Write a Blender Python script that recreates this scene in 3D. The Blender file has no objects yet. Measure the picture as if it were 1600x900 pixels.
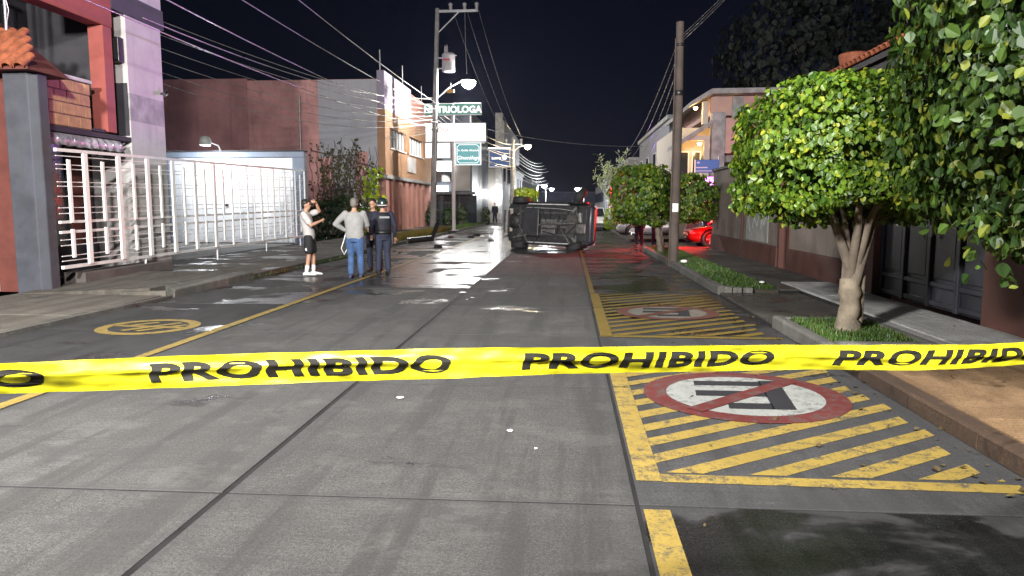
import bpy, bmesh, math, random
import numpy as np
from mathutils import Vector, Matrix
R = math.radians
SC = bpy.context.scene
COL = SC.collection

# ------------------------------------------------------------------ camera
cam_d = bpy.data.cameras.new('camera'); cam = bpy.data.objects.new('camera', cam_d); COL.objects.link(cam)
cam.location = (0, 0, 1.6)
cam.rotation_euler = (R(90 - 6.351), 0, R(4.349))
cam_d.sensor_width = 36; cam_d.lens = 36 * 1150 / 1600
cam_d.clip_start = 0.05; cam_d.clip_end = 3000
SC.camera = cam
# ------------------------------------------------------------------ night sky
W = bpy.data.worlds.new('World'); SC.world = W; W.use_nodes = True
nt = W.node_tree; bg = nt.nodes['Background']
sky = nt.nodes.new('ShaderNodeTexSky'); sky.sky_type = 'NISHITA'; sky.sun_disc = False
sky.sun_elevation = R(32); sky.sun_rotation = R(215); sky.air_density = 1.0; sky.dust_density = 1.0; sky.ozone_density = 3.0
tint = nt.nodes.new('ShaderNodeMix'); tint.data_type = 'RGBA'; tint.blend_type = 'MULTIPLY'; tint.inputs[0].default_value = 1; tint.inputs[7].default_value = (.80, .68, .95, 1)
nt.links.new(sky.outputs[0], tint.inputs[6]); nt.links.new(tint.outputs[2], bg.inputs[0]); bg.inputs[1].default_value = 0.0014
# moon lamp raised and softened as fill for the dark walls
sd = bpy.data.lights.new('moon_fill', 'SUN'); sd.energy = 0.28; sd.angle = R(15); sd.color = (0.85, 0.9, 1.0)
so = bpy.data.objects.new('moon_fill', sd); COL.objects.link(so); so.rotation_euler = (R(58), 0, R(-35))
# ------------------------------------------------------------------ exposure
SC.view_settings.view_transform = 'Standard'; SC.view_settings.look = 'None'
SC.view_settings.exposure = 0.3; SC.view_settings.gamma = 1.0; SC.view_settings.use_curve_mapping = False
SC.cycles.use_denoising = True
SC.cycles.max_bounces = 6; SC.cycles.diffuse_bounces = 3; SC.cycles.glossy_bounces = 3; SC.cycles.transparent_max_bounces = 6
SC.cycles.sample_clamp_indirect = 4.0
SC.cycles.caustics_reflective = False; SC.cycles.caustics_refractive = False

# ------------------------------------------------------------------ helpers
class MB:
    """collects shapes; build() links them as ONE mesh object"""
    def __init__(s): s.v = []; s.f = []; s.sm = []
    def add(s, vs, fs, smooth=False):
        o = len(s.v); s.v += [tuple(map(float, p)) for p in vs]
        for f in fs: s.f.append(tuple(i + o for i in f)); s.sm.append(smooth)
        return s
    def box(s, x0, x1, y0, y1, z0, z1):
        vs = [(x0,y0,z0),(x1,y0,z0),(x1,y1,z0),(x0,y1,z0),(x0,y0,z1),(x1,y0,z1),(x1,y1,z1),(x0,y1,z1)]
        return s.add(vs, [(0,3,2,1),(4,5,6,7),(0,1,5,4),(1,2,6,5),(2,3,7,6),(3,0,4,7)])
    def hexa(s, vs):
        return s.add(vs, [(0,3,2,1),(4,5,6,7),(0,1,5,4),(1,2,6,5),(2,3,7,6),(3,0,4,7)])
    def bar(s, a, b, w, h, upv=(0,0,1)):
        a = Vector(a); b = Vector(b); d = (b - a).normalized(); u = Vector(upv)
        if abs(d.dot(u)) > .99: u = Vector((0,1,0))
        r = d.cross(u).normalized(); u = r.cross(d)
        vs = []
        for p in (a, b):
            for q, t in ((-1,-1),(1,-1),(1,1),(-1,1)): vs.append(p + r*q*w/2 + u*t*h/2)
        return s.add(vs, [(0,1,2,3),(7,6,5,4),(0,4,5,1),(1,5,6,2),(2,6,7,3),(3,7,4,0)])
    def tube(s, pts, rad, n=8, cap=True):
        pts = [Vector(p) for p in pts]; m = len(pts)
        if not hasattr(rad, '__len__'): rad = [rad]*m
        vs = []; fs = []; pu = None
        for i, p in enumerate(pts):
            d = (pts[min(i+1,m-1)] - pts[max(i-1,0)]).normalized()
            if pu is None: pu = Vector((0,0,1)) if abs(d.z) < .9 else Vector((1,0,0))
            r = d.cross(pu).normalized(); u = r.cross(d); pu = u
            for k in range(n):
                t = 2*math.pi*k/n; vs.append(p + (r*math.cos(t) + u*math.sin(t))*rad[i])
        for i in range(m-1):
            for k in range(n):
                k2 = (k+1) % n; fs.append((i*n+k, i*n+k2, (i+1)*n+k2, (i+1)*n+k))
        s.add(vs, fs, True)
        if cap:
            s.add(vs[:n], [tuple(range(n))[::-1]]); s.add(vs[-n:], [tuple(range(n))])
        return s
    def lathe(s, prof, c=(0,0,0), n=16, axis='z'):
        vs = []; fs = []
        for (r, z) in prof:
            for k in range(n):
                t = 2*math.pi*k/n; a, b = r*math.cos(t), r*math.sin(t)
                p = {'z':(a,b,z),'y':(a,z,b),'x':(z,a,b)}[axis]
                vs.append((c[0]+p[0], c[1]+p[1], c[2]+p[2]))
        for i in range(len(prof)-1):
            for k in range(n):
                k2 = (k+1) % n; fs.append((i*n+k, i*n+k2, (i+1)*n+k2, (i+1)*n+k))
        return s.add(vs, fs, True)
    def prism(s, poly, lo, hi, axis='z'):
        n = len(poly); f = {'z':lambda p,t:(p[0],p[1],t),'y':lambda p,t:(p[0],t,p[1]),'x':lambda p,t:(t,p[0],p[1])}[axis]
        vs = [f(p,lo) for p in poly] + [f(p,hi) for p in poly]
        return s.add(vs, [tuple(range(n))[::-1], tuple(range(n,2*n))] + [(i,(i+1)%n,n+(i+1)%n,n+i) for i in range(n)])
    def loft(s, rings, cap=True, smooth=True):
        n = len(rings[0]); vs = [p for r in rings for p in r]; fs = []
        for i in range(len(rings)-1):
            for k in range(n):
                k2 = (k+1)%n; fs.append((i*n+k, i*n+k2, (i+1)*n+k2, (i+1)*n+k))
        s.add(vs, fs, smooth)
        if cap: s.add(rings[0], [tuple(range(n))[::-1]]); s.add(rings[-1], [tuple(range(n))])
        return s
    def xf(s, M):
        s.v = [tuple(M @ Vector(p)) for p in s.v]; return s
    def mesh(s, name, mat):
        me = bpy.data.meshes.new(name); me.from_pydata(s.v, [], s.f)
        me.polygons.foreach_set('use_smooth', s.sm)
        if mat: me.materials.append(mat)
        bm = bmesh.new(); bm.from_mesh(me); bmesh.ops.recalc_face_normals(bm, faces=bm.faces); bm.to_mesh(me); bm.free()
        return me
    def build(s, name, mat, parent=None, bevel=0):
        o = link(name, s.mesh(name, mat), parent)
        if bevel:
            m = o.modifiers.new('edge', 'BEVEL'); m.width = bevel; m.segments = 1 if bevel < .012 else 2; m.limit_method = 'ANGLE'; m.angle_limit = R(40)
        return o
def link(name, me, parent=None):
    o = bpy.data.objects.new(name, me); COL.objects.link(o)
    if parent: o.parent = parent
    return o
def empty(name, loc=(0,0,0), rz=0):
    o = bpy.data.objects.new(name, None); COL.objects.link(o); o.location = loc; o.rotation_euler = (0,0,rz); o.empty_display_size = .2
    return o
LABELS = set()
def tag(o, label, cat, group=None, kind=None):
    o['label'] = label; o['category'] = cat
    if group: o['group'] = group
    if kind: o['kind'] = kind
    return o
def struct(o, label=None, cat=None):
    o['kind'] = 'structure'
    if label: o['label'] = label
    if cat: o['category'] = cat
    return o
def thing(name, label, cat, loc=(0,0,0), rz=0, group=None): return tag(empty(name, loc, rz), label, cat, group)
def copy_tree(o, parent=None):
    c = o.copy(); COL.objects.link(c); c.parent = parent
    for ch in [x for x in o.children]: copy_tree(ch, c)
    return c
def fontmesh(txt, size=1., bold=0.0, xs=1., spacing=1., shear=0., align='CENTER'):
    cu = bpy.data.curves.new('lettering', 'FONT'); cu.body = txt; cu.size = size; cu.offset = bold; cu.align_x = align; cu.align_y = 'CENTER'
    cu.space_character = spacing; cu.shear = shear; cu.resolution_u = 4
    ob = bpy.data.objects.new('lettering', cu); COL.objects.link(ob)
    dg = bpy.context.evaluated_depsgraph_get(); dg.update()
    me = bpy.data.meshes.new_from_object(ob.evaluated_get(dg)); bpy.data.objects.remove(ob); bpy.data.curves.remove(cu)
    for v in me.vertices: v.co.x *= xs
    return me
def text(name, txt, size, mat, M, parent=None, **k):
    me = fontmesh(txt, size, **k); me.transform(M); me.materials.clear(); me.materials.append(mat); return link(name, me, parent)

# ------------------------------------------------------------------ materials
class NT:
    def __init__(s, name):
        s.m = bpy.data.materials.new(name); s.m.use_nodes = True; s.t = s.m.node_tree; s.n = s.t.nodes
        s.b = s.n['Principled BSDF']; s.out = s.n['Material Output']
    def node(s, ty, **k):
        n = s.n.new('ShaderNode' + ty)
        for a, b in k.items(): setattr(n, a, b)
        return n
    def lk(s, a, b): s.t.links.new(a, b)
    def setin(s, n, i, v):
        if hasattr(v, 'is_output'): s.lk(v, n.inputs[i])
        else: n.inputs[i].default_value = v
    def pos(s, scale=(1,1,1), loc=(0,0,0), obj=False):
        g = s.node('TexCoord').outputs['Object'] if obj else s.node('NewGeometry').outputs['Position']
        mp = s.node('Mapping'); s.lk(g, mp.inputs[0]); mp.inputs['Scale'].default_value = scale; mp.inputs['Location'].default_value = loc
        return mp.outputs[0]
    def noise(s, vec, scale, detail=4, rough=.55, dist=0.):
        n = s.node('TexNoise'); s.lk(vec, n.inputs['Vector']); n.inputs['Scale'].default_value = scale
        n.inputs['Detail'].default_value = detail; n.inputs['Roughness'].default_value = rough; n.inputs['Distortion'].default_value = dist
        return n.outputs['Fac']
    def rng(s, v, a, b, c=0., d=1.):
        n = s.node('MapRange'); n.interpolation_type = 'SMOOTHSTEP'
        for i, x in enumerate((v, a, b, c, d)): s.setin(n, i, x)
        return n.outputs[0]
    def math(s, op, a, b=0.):
        n = s.node('Math', operation=op); s.setin(n, 0, a); s.setin(n, 1, b); return n.outputs[0]
    def mix(s, f, a, b, blend='MIX'):
        n = s.node('Mix', data_type='RGBA', blend_type=blend); s.setin(n, 0, f)
        for i, v in ((6, a), (7, b)):
            if not hasattr(v, 'is_output') and len(v) == 3: v = (*v, 1)
            s.setin(n, i, v)
        return n.outputs[2]
    def bump(s, h, strength=.3, dist=.01):
        n = s.node('Bump'); s.lk(h, n.inputs['Height']); n.inputs['Strength'].default_value = strength; n.inputs['Distance'].default_value = dist
        s.lk(n.outputs[0], s.b.inputs['Normal']); return n
    def set(s, **k):
        for a, v in k.items():
            i = {'col':'Base Color','rough':'Roughness','metal':'Metallic','spec':'Specular IOR Level','emis':'Emission Color','es':'Emission Strength','trans':'Transmission Weight','coat':'Coat Weight','alpha':'Alpha','ior':'IOR','sss':'Subsurface Weight'}[a]
            if not hasattr(v, 'is_output') and a in ('col','emis') and len(v) == 3: v = (*v, 1)
            s.setin(s.b, i, v)
        return s
def mul(c, k): return tuple(x*k for x in c)
MATS = {}
def grunge(name, col, rough=.8, var=.35, scale=1.2, dirt=.0, dirtcol=(.05,.045,.04), metal=0., bump=.15, fine=30, streak=0., spec=.4, obj=False, coat=0.):
    """painted / mineral surface with mottled colour, rain streaks, dirt and fine relief"""
    if name in MATS: return MATS[name]
    s = NT(name); p = s.pos(obj=obj)
    n1 = s.noise(p, scale, 5, .6); n2 = s.noise(p, fine, 3, .6)
    c = s.mix(s.rng(n1, .3, .72), mul(col, 1-var), mul(col, 1+var*.35))
    c = s.mix(s.math('MULTIPLY', s.rng(n2, .4, .75), var*.5), c, mul(col, .55))
    if streak:
        ps = s.pos((1.8, 1.8, .12)); st = s.rng(s.noise(ps, 2.2, 5, .7), .52, .75)
        c = s.mix(s.math('MULTIPLY', st, streak), c, dirtcol)
    if dirt:
        d = s.rng(s.noise(p, scale*2.3, 6, .7), .52, .72); c = s.mix(s.math('MULTIPLY', d, dirt), c, dirtcol)
    s.set(col=c, rough=s.rng(n1, .2, .8, max(rough-.12,.03), min(rough+.1,1)), metal=metal, spec=spec, coat=coat)
    if bump: s.bump(s.noise(p, fine*1.3, 4, .65), bump, .01)
    MATS[name] = s.m; return s.m
def plain(name, col, rough=.5, metal=0., spec=.5, coat=0., var=.12):
    return grunge(name, col, rough, var, 6, bump=0, metal=metal, spec=spec, coat=coat)
def glow(name, col, strength):
    if name in MATS: return MATS[name]
    s = NT(name); s.set(col=(.8,.8,.8), emis=col, es=strength, rough=.4); MATS[name] = s.m; return s.m
def glass(name, col=(.02,.025,.03), rough=.06):
    if name in MATS: return MATS[name]
    s = NT(name); p = s.pos(); s.set(col=col, rough=s.rng(s.noise(p, 3), .3, .7, rough, rough+.1), spec=.8); MATS[name] = s.m; return s.m

def concrete(name, c0, c1, use_obj=True, wet0=0., dark=(.03,.03,.03), broom=True):
    """weathered concrete; object colour R adds wetness, G scales tone"""
    s = NT(name); p = s.pos()
    big = s.noise(p, .55, 6, .62); mid = s.noise(p, 3.1, 6, .65, .4); fine = s.noise(p, 55, 4, .7); grit = s.noise(p, 190, 2, .6)
    c = s.mix(s.rng(mid, .3, .7), c0, c1)
    c = s.mix(s.rng(big, .38, .60, .0, .7), c, mul(c0, .62))
    c = s.mix(s.rng(fine, .40, .66, 0, .75), c, mul(c0, .40))
    c = s.mix(s.rng(grit, .54, .66, 0, .75), c, mul(c1, 1.75))
    c = s.mix(s.rng(s.noise(p, 120, 3, .7), .55, .66, 0, .7), c, mul(c0, .3))
    br = s.rng(s.noise(s.pos((1.3, 26, 1), (0, 3, 0)), 1.6, 5, .75), .46, .66, 0, .45); c = s.mix(br, c, mul(c0, .55))
    ty = s.rng(s.noise(s.pos((3.4, .22, 1), (5, 1, 0)), 1.0, 5, .65), .48, .60, 0, .65); c = s.mix(ty, c, mul(c0, .52))
    pale = s.rng(s.noise(s.pos((1,1,1), (9, 4, 0)), 1.7, 6, .7), .54, .62, 0, .22); c = s.mix(pale, c, mul(c1, 1.3))
    pk = s.node('TexVoronoi'); s.lk(s.pos((1,1,1),(2.2,.4,0)), pk.inputs['Vector']); pk.inputs['Scale'].default_value = 5.5
    pits = s.math('MULTIPLY', s.rng(pk.outputs['Distance'], .05, .10, 1, 0), s.rng(s.noise(p, 1.4, 4, .6), .48, .58)); c = s.mix(s.math('MULTIPLY', pits, .8), c, dark)
    # oil spots and stains
    st = s.rng(s.noise(s.pos((1, 1.6, 1), (3.1, 7.7, 0)), 1.05, 6, .7, .6), .545, .63)
    c = s.mix(s.math('MULTIPLY', st, .5), c, dark)
    vo = s.node('TexVoronoi'); s.lk(s.pos((1,1,1),(.3,.9,0)), vo.inputs['Vector']); vo.inputs['Scale'].default_value = 1.15; vo.inputs['Randomness'].default_value = 1
    sp = s.rng(s.math('ADD', vo.outputs['Distance'], s.math('MULTIPLY', mid, .10)), .09, .125, 1, 0)
    c = s.mix(s.math('MULTIPLY', sp, .55), c, dark)
    # dirt worked into the slab edges along the joints
    px_ = s.node('SeparateXYZ'); s.lk(s.node('NewGeometry').outputs['Position'], px_.inputs[0])
    if name in ('road_concrete', 'bay_concrete'):
        dn = s.noise(p, 6, 5, .7); jd = None
        for xj in (-4.457, -1.912, .384):
            d_ = s.math('ABSOLUTE', s.math('SUBTRACT', px_.outputs[0], xj)); jd = d_ if jd is None else s.math('MINIMUM', jd, d_)
        dy_ = s.math('ABSOLUTE', s.math('SUBTRACT', s.math('MODULO', s.math('ADD', px_.outputs[1], 100*2.6 - 3.85 + 1.3), 2.6), 1.3))
        jd = s.math('MINIMUM', jd, s.math('MULTIPLY', dy_, 1.6))
        c = s.mix(s.rng(s.math('SUBTRACT', jd, s.math('MULTIPLY', dn, .22)), -.14, .02, .75, 0), c, dark)
    if use_obj:
        oi = s.node('ObjectInfo'); sep = s.node('SeparateColor'); s.lk(oi.outputs['Color'], sep.inputs[0])
        wetv = sep.outputs[0]; tone = sep.outputs[1]
        hv = s.node('HueSaturation'); s.lk(c, hv.inputs['Color']); s.lk(s.math('MULTIPLY', tone, 1.0), hv.inputs['Value']); c = hv.outputs[0]
    else: wetv = wet0
    wn = s.noise(s.pos((.75, 1, 1), (1.7, 2.3, 0)), .85, 6, .58, .5)
    wet = s.rng(s.math('ADD', wn, wetv), .615, .675)
    c = s.mix(wet, c, s.mix(1., c, (.42,.42,.44), 'MULTIPLY'))
    r = s.math('ADD', s.math('MULTIPLY', wet, -.62), s.rng(fine, .3, .7, .80, .95))
    s.set(col=c, rough=r, spec=s.math('ADD', .35, s.math('MULTIPLY', wet, .25)))
    h = s.math('ADD', s.math('MULTIPLY', fine, .6), s.math('MULTIPLY', grit, .5))
    if broom: h = s.math('ADD', h, s.math('MULTIPLY', s.noise(s.pos((2.2, 60, 1)), 1.5, 3, .6), .7))
    h = s.math('MULTIPLY', h, s.rng(wet, 0, 1, 1., .35))
    s.bump(h, .55, .006)
    MATS[name] = s.m; return s.m
def paint(name, col, ground, wear=.5, wet=.0):
    """worn road paint: noise lets the slab show through"""
    s = NT(name); p = s.pos(); n = s.noise(p, 9, 6, .75); f = s.noise(p, 70, 3, .7); b = s.noise(p, 1.3, 4, .6)
    w = s.rng(s.math('ADD', s.math('MULTIPLY', n, .55), s.math('ADD', s.math('MULTIPLY', f, .25), s.math('MULTIPLY', b, .2))), .46 + .16*(1-wear), .60 + .16*(1-wear))
    c = s.mix(s.rng(b, .3, .7), mul(col, .75), col); c = s.mix(s.rng(f, .4, .7, 0, .35), c, mul(col, .55))
    c = s.mix(w, c, ground)
    s.set(col=c, rough=.62 - .3*wet, spec=.4); s.bump(f, .3, .004); MATS[name] = s.m; return s.m
def leafmat(name, c0, c1, c2, transl=.35, rough=.38):
    s = NT(name); g = s.node('NewGeometry'); ri = g.outputs['Random Per Island']
    c = s.mix(s.rng(ri, .0, .75), c0, c1); c = s.mix(s.rng(ri, .8, 1.0), c, c2)
    s.set(col=c, rough=rough, spec=.5)
    tr = s.node('BsdfTranslucent'); tc = s.mix(1., c, (1.5,1.35,.45), 'MULTIPLY'); s.lk(tc, tr.inputs[0])
    mx = s.node('MixShader'); mx.inputs[0].default_value = transl; s.lk(s.b.outputs[0], mx.inputs[1]); s.lk(tr.outputs[0], mx.inputs[2]); s.lk(mx.outputs[0], s.out.inputs[0])
    MATS[name] = s.m; return s.m

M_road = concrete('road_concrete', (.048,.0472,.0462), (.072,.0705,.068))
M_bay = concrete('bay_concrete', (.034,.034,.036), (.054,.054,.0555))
M_joint = grunge('joint_filler', (.006,.006,.0062), .8, .4, 3)
M_asphalt = grunge('asphalt', (.05,.05,.052), .7, .35, 1.5, fine=60, bump=.4)
M_walk = concrete('pavement_concrete', (.09,.081,.069), (.139,.126,.107), dark=(.06,.05,.04))
M_walkpale = concrete('pale_pavement_concrete', (.36,.36,.35), (.48,.48,.465), dark=(.1,.1,.09))
M_walkbrown = concrete('brown_pavement_concrete', (.20,.12,.058), (.29,.185,.10), dark=(.12,.07,.04))
M_kerb = concrete('kerb_concrete', (.11,.106,.095), (.18,.176,.16), dark=(.04,.04,.035), broom=False)
M_yel = paint('yellow_road_paint', (.27,.19,.042), (.042,.04,.037), .9)
M_yelworn = paint('worn_yellow_road_paint', (.19,.13,.024), (.04,.037,.031), .8, wet=.6)
M_red = paint('red_road_paint', (.105,.018,.017), (.07,.053,.05), .95)
M_white = paint('white_road_paint', (.27,.28,.268), (.09,.09,.086), .92)
M_whiteworn = paint('worn_white_road_paint', (.18,.17,.15), (.06,.055,.05), .85, wet=.6)
M_blackp = paint('black_road_paint', (.018,.018,.022), (.07,.07,.07), .35)
M_soil = grunge('soil', (.05,.042,.03), .95, .5, 4, bump=.6)
M_grass = leafmat('grass_blades', (.02,.05,.008), (.05,.11,.015), (.13,.14,.03), .25, .5)
M_metalgrey = grunge('galvanised_metal', (.42,.42,.43), .45, .25, 3, metal=.6, bump=.05)
M_black = plain('black_plastic', (.012,.012,.013), .45)
M_rubber = plain('tyre_rubber', (.014,.014,.014), .75)
M_x = 0
M_whitep = grunge('white_gate_paint', (.78,.78,.77), .45, .1, 3, dirt=.12, bump=.04)
M_cablemat = plain('cable_sheath', (.10,.10,.10), .32, spec=.7)
M_cablelight = plain('pale_wire', (.45,.44,.43), .35, metal=.5)  # lighter colour also stands for lamp light on the cables near the lamp
# ================================================================== SETTING
rnd = random.Random(7); nr = np.random.default_rng(7)
def oc(o, wet, tone): o.color = (wet, tone, 0, 1); return o
g = MB(); g.add([(-900,-300,-.2),(900,-300,-.2),(900,1800,-.2),(-900,1800,-.2)], [(0,1,2,3)])
struct(g.build('ground', M_asphalt), 'dark flat town ground reaching the horizon')
rb = MB().box(-6.98, 2.74, -14, 62, -.16, -.0065); road = struct(rb.build('road', M_joint), 'grey concrete street of cast slabs with dark joints')
SL = 2.6; J0 = 3.85
def slabmesh(x0, x1, y0, y1, nm, mat, t=.14, ch=.002):
    m = MB(); a, b, c, d = x0, x1, y0, y1; r = []
    for z, i in ((-t, 0), (-ch, 0), (0, ch)): r.append([(a+i,c+i,z),(b-i,c+i,z),(b-i,d-i,z),(a+i,d-i,z)])
    m.loft(r, smooth=False); return m.mesh(nm, mat)
lanes = [(-6.90, -4.463, M_bay), (-4.452, -1.932, M_road), (-1.892, .372, M_road), (.396, 2.695, M_bay)]
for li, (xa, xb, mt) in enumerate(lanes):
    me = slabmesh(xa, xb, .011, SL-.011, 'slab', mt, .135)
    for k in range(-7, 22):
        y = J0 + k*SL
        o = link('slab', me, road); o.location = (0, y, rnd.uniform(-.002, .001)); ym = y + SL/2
        wet, tone = -.08, rnd.uniform(.90, 1.10)
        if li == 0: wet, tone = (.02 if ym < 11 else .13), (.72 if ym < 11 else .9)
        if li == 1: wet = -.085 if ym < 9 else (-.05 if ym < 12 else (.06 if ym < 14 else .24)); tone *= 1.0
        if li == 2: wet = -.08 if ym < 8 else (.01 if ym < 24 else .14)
        if li == 3: wet, tone = (.13, .78) if ym < 3.85 else ((-.02, 1.0) if ym < 9 else (.15, .70))  # nearest slabs: leafy tree shade put into darker tone and wetness
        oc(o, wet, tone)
fr = MB(); fr.add([(-6.9,62,-.004),(2.7,62,-.004),(2.7,420,-.004),(-6.9,420,-.004)], [(0,1,2,3)])
oc(struct(fr.build('road_far', M_road), 'far stretch of the concrete street towards the lamps'), .08, .8)
ss = MB(); ss.box(2.74, 90, 27.3, 33.6, -.1, -.006)
oc(struct(ss.build('side_street', M_bay), 'dark wet side street opening beyond the boundary wall'), .2, .8)
# ---- painted markings
ZM = .0045
def sheet(pts, z=ZM): return MB().add([(x,y,z) for x,y in pts], [tuple(range(len(pts)))])
def ylines(x0, x1, segs, label, mat=M_yel):
    e = struct(empty('yellow_line'), label)
    for (a, b) in segs: sheet([(x0,a),(x1,a),(x1,b),(x0,b)]).build('line_segment', mat, e)
    return e
def cuts(a, b):   # split along the slab joints so that paint stays on the slabs
    ys = [a] + [J0+SL*k for k in range(-6, 30) if a+.05 < J0+SL*k < b-.05] + [b]
    return [(ys[i]+.012, ys[i+1]-.012) for i in range(len(ys)-1)]
ylines(-4.60, -4.475, cuts(-6, 40), 'long yellow paint line beside the left parking bay')
ylines(.41, .55, cuts(-4, 3.80), 'broken yellow line at the bottom of the picture below the hatching')
ylines(.41, .50, cuts(13.6, 27), 'worn yellow line running up to the overturned car', M_yelworn)
def clip(poly, xmin, xmax, ymin, ymax):
    for ax, lim, sg in ((0,xmin,1),(0,xmax,-1),(1,ymin,1),(1,ymax,-1)):
        out = []
        for i in range(len(poly)):
            p, q = poly[i], poly[(i+1)%len(poly)]; dp, dq = (p[ax]-lim)*sg, (q[ax]-lim)*sg
            if dp >= 0: out.append(p)
            if dp*dq < 0:
                t = dp/(dp-dq); out.append((p[0]+(q[0]-p[0])*t, p[1]+(q[1]-p[1])*t))
        poly = out
        if not poly: return poly
    return poly
def hatch(y0, y1, c0, mat, label, disc, wdt=.165, pitch=.335):
    e = struct(empty('hatched_marking'), label)
    for a, b in cuts(y0, y1): sheet([(.41,a),(.56,a),(.56,b),(.41,b)]).build('border_line', mat, e)
    sheet([(.562,y0),(2.60,y0-.03),(2.60,y0+.10),(.562,y0+.13)]).build('border_line', mat, e)
    c = c0
    while c < y1 + .2:
        j = rnd.uniform(-.012, .012); w = wdt + rnd.uniform(-.02, .02); xe = 2.50 + rnd.uniform(-.05, .08)
        for a, b in cuts(y0+.14, y1):
            pl = [(.562, c+j), (xe, c+j+.69*(xe-.562)), (xe, c+j+w+.69*(xe-.562)), (.562, c+j+w)]
            pl = clip(pl, .562, xe, a, b)
            if len(pl) > 2: sheet(pl).build('stripe', mat, e)
        c += pitch
    return e
hatch(4.19, 8.36, 4.50-.335*5, M_yel, 'bright yellow diagonal hatching around the nearer no-parking sign', None)
hatch(8.98, 13.55, 8.98-.335*4, M_yelworn, 'worn dark yellow hatching farther up beyond the tape', None, .15, .34)
def ring(cx, cy, r0, r1, n=48, a0=0, a1=2*math.pi, z=ZM):
    m = MB(); vs = []; fs = []
    for k in range(n+1):
        t = a0+(a1-a0)*k/n
        for r in (r0, r1): vs.append((cx+r*math.cos(t), cy+r*math.sin(t), z))
    for k in range(n): fs.append((2*k,2*k+1,2*k+3,2*k+2))
    return m.add(vs, fs)
def disc(cx, cy, r, z, n=48): return MB().add([(cx+r*math.cos(2*math.pi*k/n), cy+r*math.sin(2*math.pi*k/n), z) for k in range(n)], [tuple(range(n))])
def noparking(cx, cy, r, white, red, black, label):
    e = struct(empty('no_parking_marking'), label)
    ring(cx, cy, r*.77, r, z=.0085).build('ring', red, e)
    disc(cx, cy, r*.772, .0085).build('disc', white, e)
    k = r/.84; q = MB()
    for bx in ([.18,.36,-.46,.50], [-.40,.19,.30,.46], [-.40,.19,-.07,.11], [-.16,.19,-.46,-.29]):
        x0, x1, y0, y1 = [v*k for v in bx]
        sk = .12*k
        q.add([(cx+x0+sk*y0, cy+y0, .0115),(cx+x1+sk*y0, cy+y0, .0115),(cx+x1+sk*y1, cy+y1, .0115),(cx+x0+sk*y1, cy+y1, .0115)], [(0,1,2,3)])
    q.build('letter', black, e)
    a = Vector((-.50,-.53))*k; b = Vector((.52,.50))*k; d = (b-a).normalized(); nn = Vector((-d.y,d.x))*.075*k
    MB().add([(cx+p.x,cy+p.y,.0145) for p in (a-nn,b-nn,b+nn,a+nn)], [(0,1,2,3)]).build('slash', red, e)
noparking(1.50, 6.25, .84, M_white, M_red, M_blackp, 'painted no-parking sign, red ring with black letter on white, on the near hatching')
noparking(1.50, 11.15, .76, M_whiteworn, paint('worn_red_paint', (.10,.03,.02), (.08,.07,.06), .8), M_blackp, 'faded no-parking sign on the worn far hatching')
e = struct(empty('parking_symbol'), 'yellow ring symbol painted in the left parking bay')
ring(-5.56, 9.30, .49, .64).build('ring', M_yel, e)
for a, b, w in (((-.50,-.10),(.50,.10),.13), ((-.05,-.38),(.16,.40),.12), ((.15,-.33),(.36,.30),.11), ((-.30,-.02),(-.15,.30),.11)):
    a = Vector(a); b = Vector(b); d = (b-a).normalized(); n_ = Vector((-d.y,d.x))*w/2
    ca, sa = math.cos(R(-18)), math.sin(R(-18))
    zz = .0045 if abs(b.x-a.x) > .6 else .0075
    MB().add([(-5.56+p.x*ca-p.y*sa, 9.30+p.x*sa+p.y*ca, zz) for p in (a-n_,b-n_,b+n_,a+n_)], [(0,1,2,3)]).build('stroke', M_yel, e)

# ---- pavements: each cast panel is a part
def panels(name, label, x0, x1, ys, z0, mat, wet=0., tone=1., base=M_joint, jx=None):
    r = MB().box(x0, x1, ys[0], ys[-1], -.19, z0-.03).build(name, base); struct(r, label)
    xs = jx or [x0, x1]
    for i in range(len(xs)-1):
        for k in range(len(ys)-1):
            me = slabmesh(xs[i]+.006, xs[i+1]-.006, ys[k]+.006, ys[k+1]-.006, 'panel', mat, .10)
            o = link('panel', me, r); o.location.z = z0 + rnd.uniform(-.004, .004); oc(o, wet + rnd.uniform(-.05,.05), tone*rnd.uniform(.9, 1.1))
    return r
def ys_(a, b, st): 
    n = max(1, round((b-a)/st)); return [a+(b-a)*i/n for i in range(n+1)]
def kerb(label, x0, x1, ya, yb, z, wet=0., tone=1., mat=None, st=1.0, round_=.02):
    r = struct(empty('kerb'), label); yy = ys_(ya, yb, st); mat = mat or M_kerb
    for i in range(len(yy)-1):
        a, b = yy[i]+.004, yy[i+1]-.004; c = round_; zz = z + rnd.uniform(-.006,.006); xj = rnd.uniform(-.006,.006)
        m = MB(); m.loft([[(x0+xj,y,-.12),(x0+xj,y,zz-c),(x0+xj+c,y,zz),(x1-.004,y,zz),(x1-.004,y,-.12)] for y in (a, b)], smooth=False)
        oc(m.build('kerb_stone', mat, r), wet+rnd.uniform(-.06,.06), tone*rnd.uniform(.8,1.1))
    return r
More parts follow.
